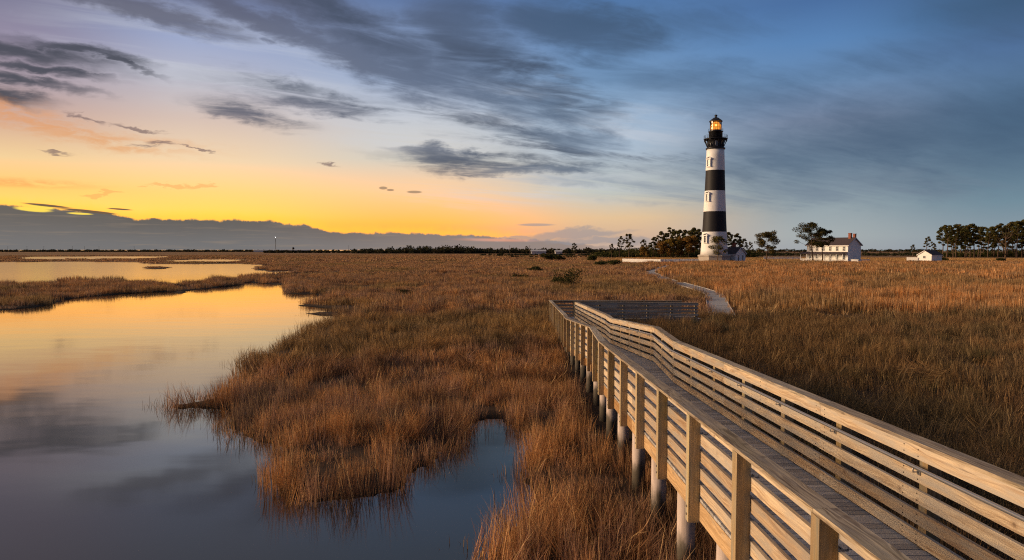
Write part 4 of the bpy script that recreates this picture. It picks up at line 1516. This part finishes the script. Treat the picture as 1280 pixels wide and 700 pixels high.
# ------------------------------------------------------------------ fences
def picket_fence(pts, label, h=1.25, gap=0.22, wp=0.1, name="picket_fence", posts=2.4):
    root = empty(name, pts[0]); tag(root, label, "fence")
    mb = MB(); mp = MB(); mr = MB()
    o0 = Vector(pts[0])
    for a, b in zip(pts[:-1], pts[1:]):
        a, b = Vector(a) - o0, Vector(b) - o0
        L_ = (b - a).length; t = (b - a) / L_
        n = int(L_ / gap)
        for k in range(n):
            p = a + t * (k + .5) * gap
            hh = h + rnd.uniform(-.02, .02)
            mb.beam(p, p + Vector((0, 0, hh)), wp, 0.025, up=Vector((t.y, -t.x, 0)))
        for k in range(int(L_ / posts) + 1):
            p = a + t * min(L_, k * posts) + Vector((t.y, -t.x, 0)) * -.09
            mp.beam(p, p + Vector((0, 0, h + .08)), 0.12, 0.12, up=(0, 1, 0))
        for zz in (.3, h - .25):
            o = Vector((t.y, -t.x, 0)) * -.04 + Vector((0, 0, zz))
            mr.beam(a + o, b + o, 0.04, 0.09)
    mb.build("pickets", M["white"], root); mp.build("posts", M["white"], root); mr.build("rails", M["white"], root)
    return root


def gp(px, Y): p = W(px, 327, Y); return (p.x, p.y, GZ)


picket_fence([gp(778, 243), gp(826, 226), gp(850, 232), gp(873.5, 239)], "long white picket fence left of the lighthouse base", 1.6, 0.24, 0.17)
picket_fence([gp(955, 330), gp(1002, 332)], "white picket fence behind the lone pine between oil house and keepers house", 1.3, .3, .14)
picket_fence([gp(1001, 262), gp(1011, 260)], "short white picket fence at the left end of the keepers house porch", 1.2)
picket_fence([gp(1076, 262), gp(1088, 266)], "short white picket fence right of the keepers house gable", 1.1)
picket_fence([gp(1133.5, 290), gp(1148, 287)], "white picket fence left of the small shed", 1.6, .2, .16)
# ------------------------------------------------------------------ trees and shrubs
def leaf_cluster(mb, c, rx, rz, n, size, r, up=0.3):
    """a pad of small tufts filling a flattened ellipsoid"""
    for _ in range(n):
        while True:
            a = Vector((r.uniform(-1, 1), r.uniform(-1, 1), r.uniform(-1, 1)))
            if 0.15 < a.length < 1: break
        p = Vector(c) + Vector((a.x * rx, a.y * rx, a.z * rz))
        d = Vector((r.gauss(0, 1), r.gauss(0, 1), r.gauss(0, 1) + up)).normalized()
        e = d.cross(Vector((r.gauss(0, 1), r.gauss(0, 1), r.gauss(0, 1)))).normalized()
        s = size * r.uniform(.6, 1.4)
        t = r.random()
        mb.face([p - e * s * .5, p + d * s * .35, p + e * s * .5, p - d * s * .55], [(0, 0)] * 4, t)


def make_pine(name, h, spread, seed, crown0=0.45, dense=1.0, lean=0.05, leaf=0.34, mat="pine", big=1.0, low=False):
    """round crowned coastal pine: bare trunk, bent limbs, needle pads with gaps"""
    r = random.Random(seed)
    root = empty(name)
    pts = []
    lx_, ly_ = r.uniform(-lean, lean) * h, r.uniform(-lean, lean) * h
    for i in range(8):
        t = i / 7
        pts.append(Vector((lx_ * t * t + math.sin(t * 5 + seed) * 0.018 * h, ly_ * t * t + math.cos(t * 4 + seed) * 0.015 * h, h * 0.95 * t - 0.3 * (t == 0))))
    r0 = 0.016 * h + 0.05
    mb = MB(); mb.tube(pts, [r0 * (1.25 if i == 0 else 1) * (1 - 0.85 * i / 7) for i in range(8)], 7)
    nb = int(13 * dense) + 4
    pads = []
    mc = MB()
    ga = r.uniform(0, 6)
    for k in range(nb):
        t = crown0 + (1 - crown0) * ((k + r.uniform(-.3, .3)) / nb); t = min(max(t, .15), .98)
        f = t * 7; i = min(6, int(f)); base = pts[i].lerp(pts[i + 1], f - i)
        ga += 2.4 + r.uniform(-.5, .5)
        u = (t - crown0) / (1 - crown0)
        ln = spread * (0.55 + 0.6 * math.sin(math.pi * min(1, 0.25 + u * 0.8))) * r.uniform(.55, 1.05) * (0.55 if u > .85 else 1)
        rise = r.uniform(.1, .5) + u * .35
        mid = base + Vector((math.cos(ga), math.sin(ga), rise * .6)) * ln * .5
        tip = base + Vector((math.cos(ga + .25), math.sin(ga + .25), rise)) * ln
        mb.tube([base, mid, tip], [r0 * .42 * (1 - .6 * t), r0 * .25 * (1 - .5 * t), r0 * .1], 5, cap=False)
        for q in range(r.randint(2, 3)):
            c = mid.lerp(tip, r.uniform(.35, 1.1)) + Vector((r.gauss(0, .1), r.gauss(0, .1), r.gauss(0, .05) + .03)) * spread
            if q: mb.tube([mid.lerp(tip, .4), c], [r0 * .12, r0 * .05], 4, cap=False)
            rr = spread * r.uniform(.20, .36) * big
            pads.append((c, rr))
    pads.append((pts[-1] + Vector((0, 0, .1)), spread * .34 * big))
    for c, rr in pads:
        leaf_cluster(mc, c, rr, rr * .68, int(70 * dense * (rr / (spread * .28)) ** 2), leaf, r)
    mb.build("trunk", M["bark"], root)
    mc.build("crown", M[mat], root)
    return root


def make_shrub(name, w, h, seed, leaf=0.16, mat="oak", n=900, stems=True):
    r = random.Random(seed)
    root = empty(name)
    mc = MB(); ms = MB()
    for k in range(9):
        a = r.uniform(0, 6.28); d = r.uniform(0, .34) * w
        c = Vector((math.cos(a) * d, math.sin(a) * d, h * r.uniform(.3, .72)))
        rr = w * r.uniform(.14, .24)
        leaf_cluster(mc, c, rr, h * r.uniform(.2, .3), n // 9, leaf, r)
        ms.tube([(c.x * .2, c.y * .2, -.05), (c.x * .7, c.y * .7, c.z * .6), c], [.05, .035, .015], 5, cap=False)
    ms.build("stem", M["bark"], root); mc.build("foliage", M[mat], root)
    return root


# prototypes, placed as the first of their kind
def put(root, px, Y, z=0.1, s=1.0, rz=0.0, sx=None):
    p = W(px, 320, Y)
    root.location = (p.x, p.y, z); root.rotation_euler = (0, 0, rz); root.scale = (s * (sx or 1), s * (sx or 1), s)
    return root


used = set()


def plant(proto, *a, **k):
    lab, cat, grp = k.pop("label"), k.pop("cat"), k.pop("group", None)
    if proto.name in used: o = copy_tree(proto)
    else: o = proto; used.add(proto.name)
    put(o, *a, **k)
    if "group" in o: del o["group"]
    tag(o, lab, cat, grp)
    return o


# single trees of their own shape
t = make_pine("pine_tree", 9.4, 3.3, 5, 0.30, .85, .03, .28); put(t, 897.4, 236); tag(t, "small open pine growing right in front of the lighthouse base", "pine tree")
t = make_pine("pine_tree", 11.6, 4.0, 12, 0.34, 1.4, .06, .32, big=1.1); put(t, 958.4, 272); tag(t, "lone round pine standing right of the oil house", "pine tree")
t = make_pine("pine_tree", 14.6, 4.3, 21, 0.40, 1.25, .05, .34, big=1.05); put(t, 1015.5, 248); tag(t, "large dark pine in front of the left end of the keepers house", "pine tree")
t = make_pine("pine_tree", 12.4, 3.6, 33, 0.45, 1.2, .08, .36); put(t, 1027.5, 250); tag(t, "slimmer pine just right of the large pine before the house porch", "pine tree")

protos = [make_pine("pine_tree", 18.0, [3.3, 3.2, 2.9, 3.5, 3.1][i], 40 + i, [.40, .44, .5, .34, .42][i], [1.05, .9, .75, 1.3, .95][i], [.05, .1, .06, .03, .08][i], .5, big=1.0) for i in range(5)]
SC = 853.0 / 420
def tall(px, top, Y, k, lab, grp=None, base=None):
    d = CAM_H - 0.1
    h = d + (312 - top) * Y / 853.0 * 1.0
    s = h / 18.0
    return plant(protos[k], px, Y, 0.1, s * 1.0, rnd.uniform(0, 6.28), label=lab, cat="pine tree", group=grp)


LP = [(764.5, 304.5, 400, 4, "very small pine, leftmost of the trees left of the lighthouse"),
      (774.5, 295, 400, 2, "slender pine with open crown, left of a close pair left of the lighthouse"),
      (785.7, 292, 405, 1, "taller open pine, right of the close pair left of the lighthouse"),
      (805, 299, 410, 4, "low pine behind the orange leaved tree"),
      (817, 296, 415, 3, "pine at the left shoulder of the wood by the lighthouse")]
for a in LP: tall(*a)
for px, top, k in [(826, 289, 0), (833, 291, 3), (838.5, 284, 2), (845, 288, 4), (851, 287, 0), (857, 287, 3), (863, 288, 2), (868, 284.5, 0), (874, 286, 3), (829, 300, 3), (848, 297, 1), (861, 299, 3), (872, 297, 4)]:
    tall(px, top, rnd.uniform(405, 440), k, "dark pine in the dense wood just left of the lighthouse", "pines massed behind the lighthouse")
tall(911.6, 290, 420, 0, "dark pine immediately right of the lighthouse shaft")
tall(921.5, 291.5, 420, 3, "pine right behind the oil house roof")
tall(930, 298, 415, 4, "lower pine behind the right end of the oil house")
tall(938.5, 302, 430, 2, "small thin pine between the oil house and the lone round pine")
for px, top, k in [(1178, 283, 4), (1184, 281, 2), (1189, 281.5, 0), (1195, 280, 1), (1201, 282, 4), (1206, 284, 3), (1212, 280.5, 2), (1217, 279.5, 0), (1223, 283, 1), (1229, 283.5, 4), (1235, 284, 2), (1242, 283, 0), (1248, 281, 3), (1254, 279, 2), (1260, 279, 4), (1266, 277, 0), (1272, 276, 1), (1278, 274.5, 3), (1285, 275, 2), (1292, 274, 0),
                   (1300, 276, 4), (1311, 275, 2), (1322, 277, 0), (1192, 288, 3), (1209, 290, 3), (1226, 290, 0), (1240, 289, 3), (1257, 287, 3), (1269, 286, 0), (1281, 286, 3)]:
    tall(px, top, rnd.uniform(405, 450), k, "tall slender pine in the grove at the right edge of the field", "pines of the right grove")
tall(1158, 295.5, 425, 2, "flat topped pine left of the right grove, behind the shed")
tall(1167.5, 303.5, 420, 4, "low bushy pine between the flat topped pine and the right grove")
tall(1141, 305.5, 430, 4, "tiny pine behind the white fence by the shed")
tall(718, 303.5, 560, 3, "round lone pine on the horizon right of the picture centre")
tall(658.5, 307.5, 640, 3, "small dark pine on the horizon right of the far white building")

# autumn coloured trees at the wood's edge
oakp = make_pine("oak_tree", 9.0, 3.6, 71, .18, 1.2, .03, .42, mat="autumn", big=1.35)
for px, top, lab in [(805, 309, "orange leaved round tree at the left end of the wood"), (829, 303, "yellow brown leafy tree before the wood left of the lighthouse"), (842, 300, "tallest yellow brown tree before the wood left of the lighthouse"), (860, 297, "brown leafy tree close to the lighthouse shaft")]:
    h = 4.9 + (312 - top) * 395 / 853
    plant(oakp, px, 395, 0.1, h / 9.0, rnd.uniform(0, 6), label=lab, cat="tree")

# leafless tree at the right
r = random.Random(3)
root = empty("bare_tree"); mb = MB()
mb.tube([(0, 0, -.2), (.1, 0, 3), (.3, .1, 6), (.1, .1, 9.5), (0.0, 0, 12.6)], [.34, .26, .2, .12, .03], 7)
for k in range(16):
    a = r.uniform(0, 6.28); z = r.uniform(2.5, 9.5); L_ = r.uniform(1.4, 3.6)
    p0 = Vector((.15, .05, z)); p1 = p0 + Vector((math.cos(a), math.sin(a), .7)) * L_ * .6; p2 = p0 + Vector((math.cos(a + .3), math.sin(a + .3), 1.2)) * L_
    mb.tube([p0, p1, p2], [.11, .07, .02], 5, cap=False)
    for q in range(4):
        b = p1.lerp(p2, r.random()); mb.tube([b, b + Vector((r.gauss(0, .7), r.gauss(0, .7), r.uniform(.3, 1)))], [.04, .012], 4, cap=False)
mb.build("trunk", M["bark"], root); put(root, 1256.5, 270); tag(root, "reddish leafless tree standing before the right grove", "bare tree")

# marsh shrubs, each its own thing
SH = [(715, 84, 4.4, 2.2, "large dark round bush in the open marsh left of the plank path"), (698, 88, 2.6, 1.7, "olive lower bush touching the left of the large round bush"),
      (650, 112, 3.4, 1.1, "small low bush left of the large round bush, further back"), (642, 122, 2.2, .9, "smallest dark bush, leftmost of the marsh bushes"),
      (668, 150, 5.2, 1.6, "wide olive bush behind and between the marsh bushes"), (503, 73, 2.6, .75, "low olive tussock bush in the middle of the left marsh"),
      (752, 195, 6.0, 1.6, "low green thicket left of the picket fence, its left half"), (768, 200, 6.0, 1.8, "low green thicket touching the picket fence left end"),
      (741, 270, 5.5, 2.6, "dark round shrub beyond the green thicket"), (684, 300, 7.5, 3.0, "dark shrub left of the distant lone pine"), (699, 310, 6.0, 2.2, "flat dark shrub just left of the distant lone pine"),
      (1252, 262, 4.5, 1.5, "dark shrub at the foot of the leafless tree"), (1180, 300, 5.0, 1.3, "brown brush beside the right wall of the shed")]
for i, (px, Y, w, h, lab) in enumerate(SH):
    s_ = make_shrub("shrub", w * (1.2 if i == 0 else 1.0), h * (1.4 if i == 0 else .85 if Y < 180 else 1.2), 300 + i, 0.05 + Y * 0.0012, "oak", 1100)
    put(s_, px, Y, 0.1); tag(s_, lab, "shrub")

# understory thicket below the pines, shrubs nobody could count
def thicket(name, segs, label, leaf, mat, seed, cat="woodland"):
    r = random.Random(seed); mb = MB()
    for px0, px1, Y, h, n in segs:
        for _ in range(n):
            px = r.uniform(px0, px1); YY = Y * r.uniform(.97, 1.05)
            p = W(px, 320, YY)
            f = 0.6 + .4 * mnoise.noise(Vector((px * .13, seed, 0))) + r.uniform(-.12, .22)
            hh = h * max(.25, f)
            rr = hh * r.uniform(.45, .8)
            leaf_cluster(mb, (p.x, p.y, hh * .5), rr, hh * .5, 34, leaf, r)
    o = mb.build(name, M[mat])
    return tag(o, label, cat, kind="stuff")


thicket("undergrowth", [(742, 880, 425, 5.5, 190), (780, 880, 440, 10.0, 130), (905, 950, 430, 6.5, 70), (1168, 1330, 440, 5.0, 190), (905, 935, 445, 9, 30), (1195, 1330, 455, 6.5, 80)], "dark undergrowth beneath the pines behind the station", 0.75, "oak", 5)
thicket("distant_scrub", [(935, 1190, 560, 4.0, 230), (1080, 1180, 540, 3.6, 60), (600, 780, 520, 2.6, 190), (640, 760, 400, 1.6, 60), (930, 1010, 540, 3.5, 60), (1240, 1400, 560, 5, 60)], "dark low scrub along the far side of the field", 0.8, "farwood", 6)
thicket("far_treeline", [(440, 780, 860, 8.5, 380), (500, 600, 850, 11.5, 110), (540, 570, 850, 14, 12), (330, 520, 1000, 6.0, 170), (-60, 340, 1500, 6.5, 620), (-60, 420, 1450, 3.5, 400), (600, 760, 900, 7.0, 120), (760, 1290, 1500, 8.0, 420), (1290, 1420, 1400, 12, 50)], "low dark treeline along the far horizon", 2.0, "farwood", 8)

# ------------------------------------------------------------------ far mast, poles, buildings
def lattice_mast(px, Y, h, label):
    p = W(px, 312, Y); root = empty("radio_mast", (p.x, p.y, 0)); tag(root, label, "mast")
    mb = MB(); w = .8
    cs = [(w, w), (-w, w), (-w, -w), (w, -w)]
    for c in cs: mb.beam((c[0], c[1], 0), (c[0] * .35, c[1] * .35, h), .16, .16)
    n = 12
    for k in range(n):
        f0, f1 = 1 - .65 * k / n, 1 - .65 * (k + 1) / n
        for i in range(4):
            a, b = cs[i], cs[(i + 1) % 4]
            mb.beam((a[0] * f0, a[1] * f0, h * k / n), (b[0] * f1, b[1] * f1, h * (k + 1) / n), .09, .09)
    mb.build("lattice", M["iron"], root)
    mb = MB(); mb.lathe([(.3, h), (.6, h + .4), (.6, h + 1.1), (.3, h + 1.5)], 10); mb.build("beacon", M["mastlight"], root)


lattice_mast(344.5, 1500, 31, "thin radio mast with a white beacon on the far left horizon")
p = W(366.5, 312, 1500); root = empty("water_tower", (p.x, p.y, 0)); tag(root, "tiny dark water tower right of the radio mast", "water tower")
mb = MB(); mb.lathe([(1.2, 5), (2.6, 6.2), (2.8, 8.2), (1.5, 10), (.2, 10.6)], 14); mb.build("tank", M["iron"], root)
for k in range(4):
    a = k * math.pi / 2 + .7; mb = MB(); mb.beam((2.2 * math.cos(a), 2.2 * math.sin(a), 0), (1.4 * math.cos(a), 1.4 * math.sin(a), 6), .3, .3); mb.build("leg", M["iron"], root)


def pole_proto():
    root = empty("utility_pole"); mb = MB(); mb.tube([(0, 0, 0), (0, 0, 11)], [.2, .14], 6); mb.build("pole", M["bark"], root)
    mb = MB(); mb.beam((-1.3, 0, 10.2), (1.3, 0, 10.2), .14, .14); mb.build("crossarm", M["bark"], root); return root


pp = pole_proto()
for px, Y in [(10, 1250), (34, 1250), (55, 1250), (91, 1250), (106, 1250), (124, 1250), (168, 1250), (436, 1000), (637, 700), (662, 700)]:
    plant(pp, px, Y, 0, 1.0 if px < 600 else .85, 0.2, label="wooden utility pole rising above the far treeline", cat="utility pole", group="utility poles along the horizon")
FB = [(318, 345, 1400, 3.5, "long low pale building left of the radio mast"), (350, 388, 1350, 3.8, "long low pale building right of the radio mast foot"), (664, 682, 600, 3.6, "white building in the scrub right of the distant small pine"), (694, 702, 640, 3.2, "pale hut left of the lone horizon pine")]
for a, b, Y, h, lab in FB:
    p0, p1 = W(a, 312, Y), W(b, 312, Y)
    L_ = (p1 - p0).length; c = (p0 + p1) / 2
    root = empty("far_building", (c.x, c.y, 0), math.atan2(p1.y - p0.y, p1.x - p0.x)); tag(root, lab, "building")
    house(root, L_, 10, h, 1.2, .4, M["greybuild"], M["greybuild"])
